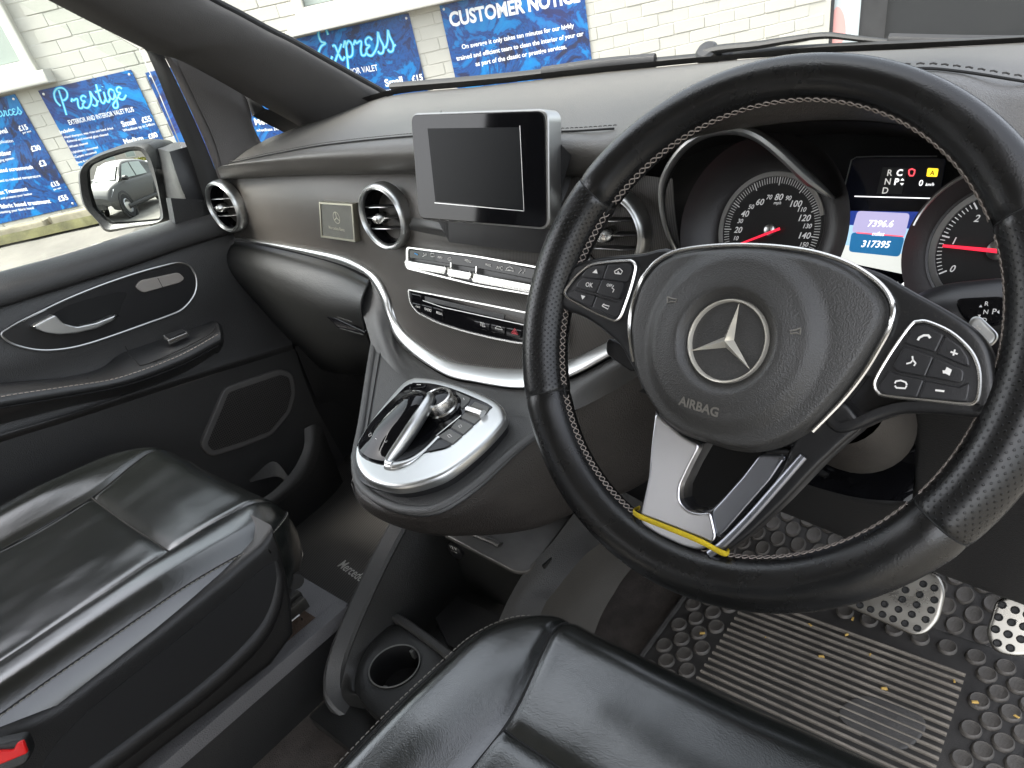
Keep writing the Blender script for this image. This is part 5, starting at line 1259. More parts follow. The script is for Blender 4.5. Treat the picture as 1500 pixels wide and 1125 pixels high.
# pocket lip
pk = [AX([(446, 628, -1.07), (445, 655, -1.06), (432, 684, -1.05), (412, 708, -1.045), (388, 728, -1.04), (340, 752, -1.04), (280, 775, -1.04)]),
      AX([(460, 622, -1.062), (458, 655, -1.05), (446, 688, -1.042), (424, 714, -1.036), (394, 736, -1.03), (345, 762, -1.03), (285, 786, -1.03)]),
      AX([(472, 626, -1.07), (468, 660, -1.058), (456, 692, -1.05), (432, 718, -1.043), (398, 744, -1.038), (348, 772, -1.038), (288, 796, -1.038)])]
obj('pocket_lip', surf2(pk, 8, 5), MATS['storage_rim'], door)
pk2 = [pk[2], [V((p.x-.02, p.y, p.z-.2)) for p in pk[2]]]
obj('pocket_side', surf2(pk2, 8, 3), MATS['soft_black'], door)
ch = [AX([(365, 703, -1.10), (400, 676, -1.09), (426, 702, -1.06)]), AX([(368, 706, -1.10), (404, 698, -1.085), (420, 706, -1.06)])]
obj('pocket_cup_rim', surf2(ch, 6, 4), MATS['storage_rim'], door)
# kick panel beyond the door
kk = [A3([(432, 508, .26), (470, 505, .3), (520, 520, .34)]), A3([(470, 600, .28), (500, 600, .33), (540, 610, .37)]), A3([(505, 680, .32), (540, 690, .38), (570, 690, .42)])]
jam = AX([(250, 290, -1.175), (260, 345, -1.175), (330, 505, -1.175), (400, 780, -1.175), (560, 780, -1.175), (640, 720, -1.175), (640, 400, -1.175), (420, 300, -1.175)])
obj('door_jamb', thicken((jam, [tuple(range(8))]), .02, (-1, 0, 0)), MATS['soft_black'], None, smooth=False, label='dark door jamb beside the glovebox', cat='panel')
kck = obj('kick_panel', surf2(kk, 6, 6), MATS['soft_black'], None, label='dark kick panel in the passenger footwell beyond the door', cat='panel')

# window, pillar and mirror
m, t, b = mk('car_glass'); t.nodes.remove(b); lk = t.links.new
tr_ = N(t, 'ShaderNodeBsdfTransparent', Color=(.93, .955, .94, 1)); gl = N(t, 'ShaderNodeBsdfGlossy', Roughness=.01); mxs = N(t, 'ShaderNodeMixShader'); fres = N(t, 'ShaderNodeFresnel', IOR=1.3)
lk(fres.outputs[0], mxs.inputs[0]); lk(tr_.outputs[0], mxs.inputs[1]); lk(gl.outputs[0], mxs.inputs[2]); lk(mxs.outputs[0], t.nodes['Material Output'].inputs[0])
gw = AX([(-200, 450, -1.2), (0, 399, -1.2), (160, 352, -1.2), (312, 303, -1.2), (270, 225, -1.2), (235, 140, -1.2), (205, 72, -1.2), (100, 10, -1.2), (0, -40, -1.2), (-200, -140, -1.2)])
obj('door_window', thicken((gw, [tuple(range(len(gw)))]), .004, (-1, 0, 0)), MATS['car_glass'], None, smooth=False, label='clear passenger door window pane', cat='window')
wfm = [AX([(58, -14, -1.175), (130, 22, -1.175), (204, 66, -1.175), (222, 92, -1.175), (250, 160, -1.175), (280, 232, -1.175), (304, 308, -1.175)]),
       AX([(64, -16, -1.16), (136, 18, -1.16), (212, 62, -1.16), (231, 88, -1.16), (260, 156, -1.16), (290, 226, -1.16), (316, 300, -1.16)]),
       AX([(74, -16, -1.15), (150, 20, -1.15), (232, 72, -1.15), (244, 90, -1.15), (274, 152, -1.15), (304, 220, -1.15), (332, 292, -1.15)])]
wf_ = thing('window_frame', 'black rubber front frame of the passenger door window', 'window frame', (-1.16, .2, 0))
obj('frame', surf2(wfm, 8, 4), MATS['rubber_black'], wf_)
sail = [AX([(232, 74, -1.15), (246, 92, -1.148), (276, 155, -1.146), (304, 218, -1.144), (330, 290, -1.14)]),
        AX([(240, 74, -1.142), (256, 94, -1.14), (286, 152, -1.138), (312, 212, -1.136), (340, 282, -1.132)]), AX([(262, 80, -1.148), (274, 100, -1.148), (300, 150, -1.146), (324, 205, -1.144), (350, 270, -1.14)])]
obj('frame_moulding', surf2(sail, 8, 3), MATS['sail_plastic'], wf_)
sp3 = [AX([(258, 86, -1.14), (268, 108, -1.138), (292, 158, -1.136), (314, 206, -1.134), (330, 262, -1.13)]),
       AX([(300, 98, -1.132), (310, 124, -1.13), (330, 170, -1.128), (345, 210, -1.126), (352, 250, -1.124)]),
       AX([(345, 124, -1.13), (352, 145, -1.13), (360, 175, -1.128), (372, 205, -1.126), (390, 240, -1.125)]),
       AX([(362, 146, -1.145), (368, 168, -1.148), (370, 182, -1.148), (382, 208, -1.146), (400, 238, -1.14)])]
obj('sail_panel', surf2(sp3, 6, 6), MATS['sail_plastic'], wf_)
qf = [AX([(350, 120, -1.15), (368, 166, -1.15), (372, 171, -1.15), (412, 192, -1.15), (460, 214, -1.15)]), AX([(360, 116, -1.13), (385, 156, -1.125), (400, 162, -1.12), (432, 180, -1.115), (470, 200, -1.11)])]
obj('quarter_frame', surf2(qf, 6, 4), MATS['rubber_black'], wf_)
qg = AX([(360, 160, -1.155), (420, 196, -1.155), (390, 225, -1.155), (366, 200, -1.155)])
obj('quarter_pane', (qg, [(0, 1, 2, 3)]), MATS['car_glass'], wf_, smooth=False)
pil = thing('windscreen_pillar', 'grey cloth covered windscreen pillar', 'pillar', (-1.05, .4, .1))
lo = [(-40, -54), (66, -2), (140, 36), (222, 76), (262, 88), (320, 118), (372, 148), (430, 180), (500, 222)]
hi = [(200, -62), (304, -2), (350, 22), (394, 46), (430, 64), (480, 92), (530, 120), (568, 142), (640, 190)]
pl_rows = []
for k, (tt_, dx) in enumerate(((0, -1.115), (.04, -1.095), (.2, -1.06), (.5, -1.035), (.8, -1.02), (.96, -1.02), (1.0, -1.035))):
    pl_rows.append([at(a[0]+(b_[0]-a[0])*tt_, a[1]+(b_[1]-a[1])*tt_, X=dx+.008*i*tt_) for i, (a, b_) in enumerate(zip(lo, hi))])
pl_rows = [[r[0]+(r[0]-r[1]).normalized()*.42] + r for r in pl_rows]
obj('pillar_trim', flip(surf2(pl_rows, 6, 5)), MATS['pillar_cloth'], pil)
rb = [at(x+2, y-2, X=-1.035+.008*i) for i, (x, y) in enumerate(hi)]
obj('pillar_seal', tube(cr([tuple(p) for p in rb], 6), .0055, n=8), MATS['rubber_black'], pil)
# windscreen and its lower edge
bk = A3([(-40+a[0] if a[0] < 400 else a[0], a[1]-2, a[2]+.01) for a in back])
ws = thing('windscreen', 'clear windscreen above the dashboard', 'windscreen', (-.42, .55, .12))
obj('glass', surf2([bk, [p + V((0, -.30, .28)) for p in bk], [p + V((0, -.62, .5)) for p in bk]], 6, 5), MATS['car_glass'], ws)
fb = A3([(a[0], a[1]-1, a[2]+.004) for a in back]); ft = A3([(a[0], a[1]-9, a[2]-.002) for a in back])
obj('screen_band', surf2([fb[1:], ft[1:]], 8, 2), MATS['black_void'], ws)
cwl = A3([(575, 126, .60), (700, 116, .62), (850, 101, .63), (1000, 87, .63), (1100, 78, .62), (1250, 70, .6), (1400, 66, .58), (1520, 60, .57)])
obj('cowl', sweep(cr([tuple(p) for p in cwl], 6), circ(.012, 8, .006)), MATS['rubber_black'], ws)
def wiper(arm, blade, label):
    w = thing('windscreen_wiper', label, 'wiper', at(*arm[0][:2], Y=arm[0][2]))
    P = cr([tuple(p) for p in A3(arm)], 8); n = len(P)
    obj('wiper_arm', sweep(P, circ(.008, 8, .005), scale=[1.2-.7*i/n for i in range(n)]), MATS['rubber_black'], w)
    P = cr([tuple(p) for p in A3(blade)], 8)
    obj('wiper_blade', sweep(P, circ(.0055, 8, .010)), MATS['key_black'], w)
    q = at(*arm[0][:2], Y=arm[0][2])
    obj('arm_pivot', lathe(Fr(q, (1, 0, 0), (0, .8, .6)), [(.016, -.012), (.016, .002), (.012, .006), (.0001, .007)], n=20), MATS['key_black'], w)
wiper([(1035, 76, .60), (1060, 71, .60), (1110, 66, .60), (1160, 58, .60), (1210, 52, .6), (1260, 57, .6), (1340, 65, .6)], [(1300, 63, .6), (1400, 66, .6), (1520, 68, .6)], 'grey wiper arm with pivot just above the top of the steering wheel')
wiper([(1060, 82, .615), (1000, 87, .615), (900, 95, .615)], [(960, 89, .61), (880, 96, .61), (795, 108, .605)], 'black wiper blade lying along the screen below the notice board')

# wing mirror
M('mirror_shell', (.020, .020, .021), .42, grain=.1, gscale=900)
M('mirror_glass', (.88, .90, .88), .004, 1)
mi = thing('wing_mirror', 'black wing mirror outside the passenger window reflecting a parked car', 'mirror', at(180, 275, X=-1.38))
MN = V((.489, -.872, .02)).normalized()
MF = Fr(at(180, 275, X=-1.38), V((.872, .489, 0)), V((0, 0, 1)) - MN*MN.z)
mg = [(131, 250), (137, 241), (160, 231), (192, 221), (206, 221), (213, 229), (225, 263), (232, 287), (235, 320), (194, 324), (163, 326), (140, 305), (133, 277)]
gp2 = rnd(MF.pxs(mg), .006, 3)
gq = resample(gp2, 72, True); gcx = sum(q[0] for q in gq)/72; gcy = sum(q[1] for q in gq)/72; RMIR = 1.2
mr = [[MF.p(gcx+(x-gcx)*k/24, gcy+(y-gcy)*k/24, .002-(((x-gcx)*k/24)**2+((y-gcy)*k/24)**2)/(2*RMIR)) for x, y in gq] for k in range(1, 25)]
mvs, mfs = grid(mr, False, True); mvs.append(MF.p(gcx, gcy, .002)); mfs += [(len(mvs)-1, i, (i+1) % 72) for i in range(72)]
obj('mirror_pane', (mvs, mfs), MATS['mirror_glass'], mi)
ho = [(116, 260), (119, 248), (129, 234), (152, 222), (187, 211), (211, 209), (225, 215), (232, 232), (239, 267), (247, 301), (250, 321), (230, 328), (187, 335), (157, 339), (142, 322), (122, 298)]
ho_ = cr(MF.pxs(ho), 4, True); hn = len(ho_)
hi_ = resample(cr(offset2(rnd(MF.pxs(mg), .008, 3), -.003), 2, True), hn, True)
i0 = min(range(hn), key=lambda i: (V(hi_[i])-V(ho_[0])).length); hi_ = hi_[i0:]+hi_[:i0]
A_ = lambda P: sum(P[i][0]*P[(i+1) % len(P)][1]-P[(i+1) % len(P)][0]*P[i][1] for i in range(len(P)))
if A_(hi_)*A_(ho_) < 0: hi_ = [hi_[0]]+hi_[:0:-1]
rows = [[MF.p(x, y, -.006) for x, y in hi_], [MF.p(x, y, .004) for x, y in hi_], [MF.p(a+(c-a)*.55, b_+(d-b_)*.55, .010) for (a, b_), (c, d) in zip(hi_, ho_)], [MF.p(x, y, .002) for x, y in ho_], [MF.p(x*1.02, y*1.02, -.03) for x, y in ho_], [MF.p(x*.92, y*.92, -.075) for x, y in ho_], [MF.p(x*.5, y*.5, -.11) for x, y in ho_], [MF.p(0, 0, -.115)]*hn]
obj('mirror_housing', flip(grid(rows, False, True)), MATS['mirror_shell'], mi)
ft_ = [AX([(232, 214, -1.39), (262, 208, -1.30), (284, 212, -1.2)]), AX([(243, 262, -1.39), (276, 258, -1.29), (300, 262, -1.19)]), AX([(252, 320, -1.39), (290, 312, -1.29), (318, 306, -1.19)])]
obj('mirror_foot', thicken(surf2(ft_, 6, 6), -.05, (0, 1, 0)), MATS['mirror_shell'], mi)
# ------------------------------------------------------------------ seats
M('seat_leather', (.009, .0105, .0095), .24, spec=1.0, coat=.8, crough=.19, grain=.12, gscale=700, var=.15, vscale=7, crease=.04, cscale=20, rvar=.03, dust=.03)
M('seat_shell', (.010, .010, .010), .42, spec=.6, grain=.35, gscale=900, var=.1, dust=.04)
M('seat_recess', (.010, .010, .010), .9, grain=.4, gscale=1500)
M('plinth_grey', (.15, .148, .15), .6, grain=.6, gscale=500, var=.1)
M('rail_steel', (.10, .095, .085), .45, .7, var=.3, vscale=40)
M('rust', (.07, .045, .03), .9, grain=.5, gscale=300, var=.4, vscale=30)
M('buckle_red', (.75, .012, .012), .35)
M('thread_pale', (.26, .24, .21), .8)
def sm(a, b, x): t = min(1, max(0, (x-a)/(b-a))); return t*t*(3-2*t)
def make_seat(name, label, cx, yf, zc, seed):
    root = thing(name, label, 'seat', (cx, yf-.25, zc-.3), 'leather front seats of the van')
    HW, RC, RR = .252, .10, .045; YB = yf-.60
    def outer(y):
        if y < yf-RC: return HW
        d = min(RC, y-(yf-RC)); return HW-RC+math.sqrt(max(0, RC*RC-d*d))
    def cre(y): return .135 + (HW-RC-.135+.012)*sm(yf-.17, yf-.01, y)**1.3
    yx = yf-.150
    def h(dx, y):
        a = abs(dx)
        b = .024*sm(.125, .19, a)*(1-sm(yf-.20, yf-.02, y)*.75) - .010*sm(.215, .25, a)
        z = zc + b + .004*sm(yx-.02, yf-.07, y) - .008*(1-(a/.14)**2 if a < .14 else 0)*(1-.65*sm(yx-.06, yx+.06, y))
        # distance to the plan outline, for the rounded edge
        d = outer(y)-a if y < yf-RC else RC - math.hypot(max(0, a-(HW-RC)), y-(yf-RC)) if a > HW-RC else yf-y
        d = min(d, yf-y, HW-a+.0)
        if d < RR: z -= RR - math.sqrt(max(0, RR*RR-(RR-max(0, d))**2))
        w = noise.noise(V((dx*10+seed, y*5, seed)))*.005 + noise.noise(V((dx*30, y*12+seed*2, 2)))*.0018
        return z + w*(1 if a < .135 and y < yx else .45)
    def groove(d): return -.0042*math.exp(-(d/.006)**2)
    def patch(u0, u1, y0, y1, nu, ny, front=False, g=(1, 1, 1, 1)):
        rows = []
        for j in range(ny+1):
            t = j/ny; t = math.sin(t*math.pi/2) if front else t
            y = y0+(y1-y0)*t; r = []
            a0, a1 = u0(y), u1(y)
            for i in range(nu+1):
                s = i/nu; s = .5-.5*math.cos(math.pi*s) if nu > 12 else s
                dx = a0+(a1-a0)*s
                gz = 0
                if g[0]: gz += groove(dx-a0)
                if g[1]: gz += groove(a1-dx)
                if g[2]: gz += groove(y-y0)
                if g[3]: gz += groove(y1-y)
                r.append(V((cx+dx, y, h(dx, y)+max(gz, -.0045))))
            rows.append(r)
        return rows
    m_ = MATS['seat_leather']
    def on(dx, y, k=.0042): return V((cx+dx, y, h(dx, y)-k+.0004))
    obj('seam_groove', tube([on(-cre(yx)+2*cre(yx)*i/30, yx) for i in range(31)], .0011, n=5), MATS['black_void'], root)  # dark tubes paint the shade lying in the cushion creases
    for s in (-1, 1): obj('seam_groove', tube([on(s*cre(YB+(yf-.012-YB)*i/60), YB+(yf-.012-YB)*i/60) for i in range(61)], .0011, n=5), MATS['black_void'], root)
    obj('centre_cushion', grid(patch(lambda y: -cre(y), cre, YB, yx, 40, 60, False, (1, 1, 0, 1))), m_, root)
    th = patch(lambda y: -cre(y), cre, yx, yf, 40, 30, True, (1, 1, 1, 0))
    front_dn = [[p + V((0, .002, -.03)) for p in th[-1]], [p + V((0, -.006, -.075)) for p in th[-1]], [p + V((0, -.04, -.11)) for p in th[-1]]]
    obj('front_cushion', grid(th+front_dn), m_, root)
    for s in (-1, 1):
        f0 = (lambda y: cre(y)) if s > 0 else (lambda y: -outer(y)); f1 = (lambda y: outer(y)) if s > 0 else (lambda y: -cre(y))
        pt = patch(f0, f1, YB, yf-.004, 26, 90, True, (1, 0, 0, 0) if s > 0 else (0, 1, 0, 0))
        k = -1 if s > 0 else 0
        add = [[r[k] + V((s*.002, 0, -.02)) for r in pt], [r[k] + V((-s*.006, -.002, -.05)) for r in pt], [r[k] + V((-s*.02, -.004, -.075)) for r in pt]]
        ext = [r + [add[q][j] for q in range(3)] if s > 0 else [add[2-q][j] for q in range(3)] + r for j, r in enumerate(pt)]
        bo = obj('side_bolster', grid(ext), m_, root)
        idx = (26-6) if s > 0 else 6
        line = [r[idx] + V((0, 0, .0004)) for r in pt[:-4]]
        obj('seam_groove', tube(line, .0012, n=5), MATS['black_void'], bo)
        for off in (-.0035, .0035):
            obj('stitching', stitches([p + V((off, 0, .0006)) for p in line], V((0, 0, 1)), .0042, .002, .00055), MATS['thread_pale'], bo)
    return root
ps = make_seat('front_seat', 'glossy black leather passenger seat next to the door', -.815, -.100, -.272, 3.3)
ds = make_seat('front_seat', 'black leather driver seat in the lower foreground', .0, -.052, -.305, 8.1)
# plastic side shell of the passenger seat
SH = Fr((-.560, -.3, -.36), (0, 1, 0), (0, 0, 1))
shell = SH.pxs([(-60, 1105), (85, 1035), (230, 925), (330, 845), (385, 798), (402, 772), (416, 812), (430, 880), (433, 930), (400, 975), (330, 1030), (200, 1130), (60, 1250), (-60, 1300)])
so_ = obj('side_shell', prism(SH, shell, -.06, .0, .010, 5), MATS['seat_shell'], ps)
rc_ = SH.pxs([(60, 1130), (110, 1060), (200, 985), (300, 905), (370, 845), (402, 824), (408, 850), (398, 895), (370, 940), (300, 1005), (200, 1080), (120, 1140)], .001)
obj('shell_recess', prism(SH, cr(rc_, 3, True), -.002, .0012, .0006, 2), MATS['seat_recess'], so_)
rl = SH.pxs([(405, 822), (411, 852), (401, 898), (372, 944), (302, 1010), (200, 1088), (110, 1155)], .002)
obj('shell_ridge', sweep([SH.p(x, y, -.001) for x, y in cr(rl, 8)], circ(.010, 12, .006), up=SH.n, scale=[.4+.9*min(1, i/24) for i in range(49)]), MATS['seat_shell'], so_)
obj('shell_knob', tube([at(424, 842, X=-.60), at(433, 852, X=-.575)], .012, n=16), MATS['seat_shell'], ps)
# seat plinth with rails
pb = thing('seat_plinth', 'grey metal plinth with sliding rails under the passenger seat', 'plinth', (-.85, -.4, -.62))
PB = Fr((-.617, -.087, -.50), (1, 0, 0), (0, 1, 0))
obj('plinth_box', box(PB, -.46, .0, -.7, .0, -.12, .0, .012), MATS['soft_black'], pb)
obj('plinth_top', box(PB, -.45, -.004, -.10, -.003, -.01, .0015, .001), MATS['plinth_grey'], pb)
obj('plinth_edge', box(PB, -.026, .004, -.7, -.008, -.02, .006, .004), MATS['plinth_grey'], pb)
obj('plinth_channel', box(PB, -.06, -.026, -.7, -.05, -.02, .002, .001), MATS['rust'], pb)
for o_, y1 in ((-.085, -.035), (-.065, -.04)):
    obj('seat_rail', box(PB, o_-.006, o_+.006, -.6, y1, .0, .022, .002), MATS['rail_steel'], pb)
obj('rail_clip', tube([PB.p(-.045, -.085, .002), PB.p(-.045, -.085, .014), PB.p(-.045, -.065, .014), PB.p(-.045, -.065, .002)], .0016, n=6), MATS['chrome_dull'], pb)
# belt buckle
bk_ = thing('seat_belt_buckle', 'black seat belt buckle with red release button at the lower left', 'belt buckle', at(15, 1105, X=-.52))
BF = Fr(at(15, 1105, X=-.52), V((.25, .9, .15)), V((-.4, -.05, .9)))
obj('buckle_body', prism(BF, rnd(BF.pxs([(-30, 1105), (-10, 1092), (36, 1082), (45, 1104), (40, 1118), (-10, 1140), (-40, 1140)]), .004, 3), -.018, .0, .002, 3), MATS['seat_shell'], bk_)
obj('release_button', prism(BF, rnd(BF.pxs([(-30, 1112), (-8, 1100), (20, 1099), (24, 1089), (34, 1085), (41, 1103), (10, 1116), (-30, 1132)], .003), .002, 2), -.002, .004, .0015, 3), MATS['buckle_red'], bk_)
# ------------------------------------------------------------------ floor, mats and pedals
M('floor_carpet', (.09, .078, .07), .95, grain=.9, gscale=700, var=.3, vscale=25, spec=.1, dust=.25)
M('mat_rubber', (.036, .034, .032), .5, grain=.2, gscale=600, var=.3, vscale=18, dust=.12, dcol=(.22, .19, .15))
M('mat_dusty', (.20, .178, .148), .75, grain=.3, gscale=700, var=.3, vscale=20)
M('stud_rubber', (.075, .068, .060), .6, grain=.3, gscale=500, var=.35, vscale=22, dust=.2, dcol=(.25, .21, .17))
M('worn_rubber', (.06, .057, .054), .6, grain=.4, gscale=300, var=.25, vscale=14)
M('pedal_steel', (.34, .33, .30), .30, 1, rvar=.08, var=.08, vscale=30)
M('crumb', (.55, .36, .10), .8)
M('mat_print', (.42, .42, .40), .6)
FZ = -.62
flr = obj('cabin_floor', box(Fr((-.45, 0, FZ), (1, 0, 0), (0, 1, 0)), -.85, .85, -.9, .75, -.03, 0, .001), MATS['floor_carpet'], None); flr['kind'] = 'structure'
bwv = [[V((x, y, z)) for x in (-1.25, -.8, -.45, -.1, .4)] for y, z in ((.40, FZ+.001), (.50, FZ+.03), (.62, FZ+.14), (.68, FZ+.3), (.70, FZ+.5))]
fw_ = obj('footwell_slope', surf2(bwv, 4, 6), MATS['floor_carpet'], None); fw_['kind'] = 'structure'
# passenger mat
stripe_mat('ribbed_carpet', (.022, .021, .020), (.075, .071, .066), .0058, 0); 
pm = thing('floor_mat', 'ribbed charcoal passenger floor mat with woven lettering', 'mat', (-.9, .1, FZ), 'floor mats in the front footwells')
PM = Fr((-.9, .1, FZ+.012), (1, 0, 0), (0, 1, 0))
pv = [[PM.p(u, v, 0) for u in (-.27, -.1, .05, .215)] for v in (-.19, .0, .2, .34)]
g_ = thicken(grid(pv), -.010, (0, 0, 1))
uvp = [((v.x*.97+v.y*.25), v.y) for v in g_[0]]
obj('mat_sheet', (g_[0], g_[1], uvp), MATS['ribbed_carpet'], pm, smooth=False)
text_px('lettering', 'Mercedes-Benz', PM, (494, 829), (553, 871), MATS['mat_print'], pm, w=.001, tall=1.25)
sil = obj('door_sill', box(Fr((-1.17, 0, FZ), (1, 0, 0), (0, 1, 0)), -.12, .0, -.5, .5, 0, .012, .004), MATS['soft_black'], None, label='black door sill strip beside the passenger mat', cat='sill')

# driver mat: ribs, studs and a raised border
MZ = -.605
dm = thing('floor_mat', 'black rubber driver floor mat with dusty ribs and round studs', 'mat', (.03, .2, MZ), 'floor mats in the front footwells')
MD = Fr((0, 0, MZ), (1, 0, 0), (0, 1, 0))
obj('mat_sheet', box(MD, -.215, .36, -.02, .37, -.010, 0, .003), MATS['mat_rubber'], dm)
# rising part towards the pedals
ML = Fr((0, .368, MZ), (1, 0, 0), (0, .87, .49))
obj('mat_slope', box(ML, -.215, .36, 0, .22, -.008, 0, .001), MATS['mat_rubber'], dm)
obj('mat_border', tube([MD.p(-.212, -.02, .002), MD.p(-.212, .36, .002), ML.p(-.212, .01, .002), ML.p(-.212, .22, .002)], .005, n=8), MATS['mat_rubber'], dm)
rib0 = obj('rib', sweep([V((-.1505, 0, MZ)), V((0, 0, MZ+.0002)), V((.1505, 0, MZ))], [(-.0022, -.001), (.0022, -.001), (.0018, .0036), (.0008, .0044), (-.0008, .0044), (-.0018, .0036)]), MATS['mat_dusty'], dm)
rib0.location = V((.027, .303, 0)); 
for i in range(1, 22):
    copy_to(rib0, V((.027, .303-i*.0127, 0)), dm)
cxl = [(-.128, .04), (-.128, .318), (.184, .318), (.184, .04)]
def stud_mesh(r=.0125, ry=.0140):
    f = Fr((0, 0, 0), (1, 0, 0), (0, 1, 0))
    return flip(lathe(f, [(r, 0), (r*.95, .0035), (r*.8, .005), (r*.72, .0042), (.0001, .0048)], n=18, ell=ry/r))
sv_, sf_ = stud_mesh(); 
sme = bpy.data.meshes.new('stud'); sme.from_pydata([tuple(v) for v in sv_], [], [tuple(reversed(f)) for f in sf_]); sme.materials.append(MATS['stud_rubber']); sme.shade_smooth(); sme.set_sharp_from_angle(angle=R_(50))
ns = 0
def put(fr, u, v, rot=None):
    global ns
    o = bpy.data.objects.new('stud', sme); COL.objects.link(o); o.parent = dm
    o.matrix_local = Matrix.Translation(fr.p(u, v, -.0002) - dm.location) @ fr.mat().to_3x3().to_4x4()
    ns += 1
for r in range(0, 16):
    for c in range(-6, 12):
        u = c*.034 + (.017 if r % 2 else 0) + .012; v = .012 + r*.0235
        if u < -.195 or u > .345: continue
        if -.133 < u < .196 and v < .322: continue
        if v > .355: continue
        s = in_img(MD.p(u, v))
        if s and s[0] < 1525 and s[1] < 1150: put(MD, u, v)
for r in range(0, 9):
    for c in range(-6, 12):
        u = c*.034 + (.017 if r % 2 else 0) + .012; v = .014 + r*.0235
        if u < -.195 or u > .2: continue
        put(ML, u, v)
wp = MD.pxs([(1228, 1040), (1262, 1018), (1310, 1030), (1352, 1050), (1352, 1075), (1318, 1098), (1270, 1080), (1240, 1062)], .004)
obj('worn_patch', prism(MD, cr(wp, 4, True), .0, .0039, .002, 3), MATS['worn_rubber'], dm)
random.seed(21)
cb = []
for i in range(14):
    x, y = random.uniform(1010, 1490), random.uniform(880, 1110); p_ = at(x, y, Z=MZ+.004)
    f = Fr(p_, (math.cos(i), math.sin(i), 0), (-math.sin(i), math.cos(i), 0)); s = random.uniform(.0008, .0022)
    cb.append(prism(f, [(-s*1.6, -s*.6), (s*1.3, -s*.8), (s*1.7, s*.5), (-s, s*.7)], -.001, s*.8, s*.2, 1))
for (x, y) in ((1029, 928), (1295, 1009), (1428, 1029), (1203, 962), (1235, 1102)):
    f = Fr(at(x, y, Z=MZ+.004), (.8, .5, 0), (-.5, .8, 0)); cb.append(prism(f, [(-.004, -.0015), (.004, -.002), (.0035, .0018), (-.0035, .002)], -.001, .002, .0005, 1))
o = obj('crumbs', join(*cb), MATS['crumb'], None, label='scattered pale crumbs on the driver floor mat', cat='crumbs'); o['kind'] = 'stuff'

# pedals
def pedal(name, label, L, o, nrm, holes, arm_to):
    p = thing(name, label, 'pedal', o); n = V(nrm).normalized(); u = V((1, 0, 0)); f = Fr(o, u, n.cross(u))
    P = rnd(f.pxs(L), .010, 5)
    obj('pad', prism(f, P, -.006, 0, .003, 3), MATS['pedal_steel'], p)
    for x, y in holes:
        q = f.px(x, y)
        obj('rubber_stud', lathe(f, [(.0048, -.001), (.0048, .0012), (.0038, .0022), (.0028, .0012), (.0001, .001)], q[0], q[1], 16), MATS['rubber_black'], p)
    obj('pedal_arm', tube([f.p(0, 0, -.006), f.p(0, .03, -.03), arm_to], .009, n=8), MATS['rubber_black'], p)
def pk_(x, y): return (980+x/2.885, 840+y/2.885)
pedal('brake_pedal', 'wide steel brake pedal with rubber studs below the wheel rim', [(1235, 886), (1290, 850), (1340, 832), (1374, 838), (1386, 866), (1376, 908), (1358, 928), (1338, 932), (1318, 923)], at(1315, 885, Y=.31), (0, -.7, .72),
      [pk_(*q) for q in ((808, 135), (853, 152), (903, 173), (948, 192), (998, 211), (1050, 232), (912, 130), (970, 152), (1027, 173), (1085, 195), (987, 110), (1047, 133), (1108, 155), (1060, 90), (1122, 112), (1122, 62), (1075, 45), (1000, 70))], V((.12, .5, -.35)))
pedal('accelerator_pedal', 'narrow steel accelerator pedal with rubber studs at the right edge', [(1459, 880), (1475, 872), (1540, 880), (1540, 960), (1480, 962), (1455, 954), (1444, 928)], at(1485, 915, Y=.30), (0, -.75, .66),
      [pk_(*q) for q in ((1408, 133), (1463, 155), (1393, 185), (1448, 207), (1380, 236), (1433, 257), (1388, 294), (1443, 315), (1500, 225), (1488, 278), (1515, 175))], V((.25, .5, -.4)))
# ------------------------------------------------------------------ unseen roof, seat backs and side wall, added to block sky light
M('headliner', (.30, .29, .27), .9)
rf = thing('unseen_van_roof', 'unseen pale cloth lined van roof, added to block overhead light', 'roof', (-.42, -.6, .66))
rr_ = [[V((x, y, z+.03*(1-((x+.42)/.8)**2))) for x in (-1.13, -.9, -.42, .1, .30)] for y, z in ((.0, .60), (-.3, .66), (-.8, .68), (-3.3, .68))]
obj('headliner', thicken(surf2(rr_, 6, 5), .03, (0, 0, 1)), MATS['headliner'], rf)
for root, cx, yb, zc in ((ps, -.815, -.66, -.27), (ds, 0, -.64, -.30)):  # seat backs out of view, added to keep sky out of reflections
    bk = [[V((cx+x, yb-.30*(t_)**1.3*1.0-.03*(1-(x/.25)**2), zc+.02+t_*.62)) for x in (-.25, -.18, -.08, .08, .18, .25)] for t_ in (0, .25, .5, .75, 1)]
    obj('backrest', thicken(surf2(bk, 5, 5), .10, (0, -1, 0)), MATS['seat_leather'], root)
    hr_ = [[V((cx+x, yb-.31-.02*(1-(x/.14)**2), zc+.68+t_*.17)) for x in (-.14, -.07, .07, .14)] for t_ in (0, .5, 1)]
    obj('headrest', thicken(surf2(hr_, 5, 5), .08, (0, -1, 0)), MATS['seat_leather'], root)

M('tinted_glass', (.012, .014, .014), .08)
vs_o = thing('unseen_van_side', 'unseen van side wall with tinted windows, added to darken reflections', 'van body', (-1.2, -2, -.6))  # out of view, added to block light from behind on the left
VS = Fr((-1.2, 0, 0), (0, 1, 0), (0, 0, 1))
obj('side_wall', box(VS, -3.3, -.78, -.75, .05, -.05, 0, .01), MATS['soft_black'], vs_o)
obj('pillar', box(VS, -.92, -.78, .05, .68, -.05, 0, .01), MATS['pillar_cloth'], vs_o)
obj('tinted_window', box(VS, -3.3, -.92, .05, .68, -.03, -.02, 0), MATS['tinted_glass'], vs_o, smooth=False)
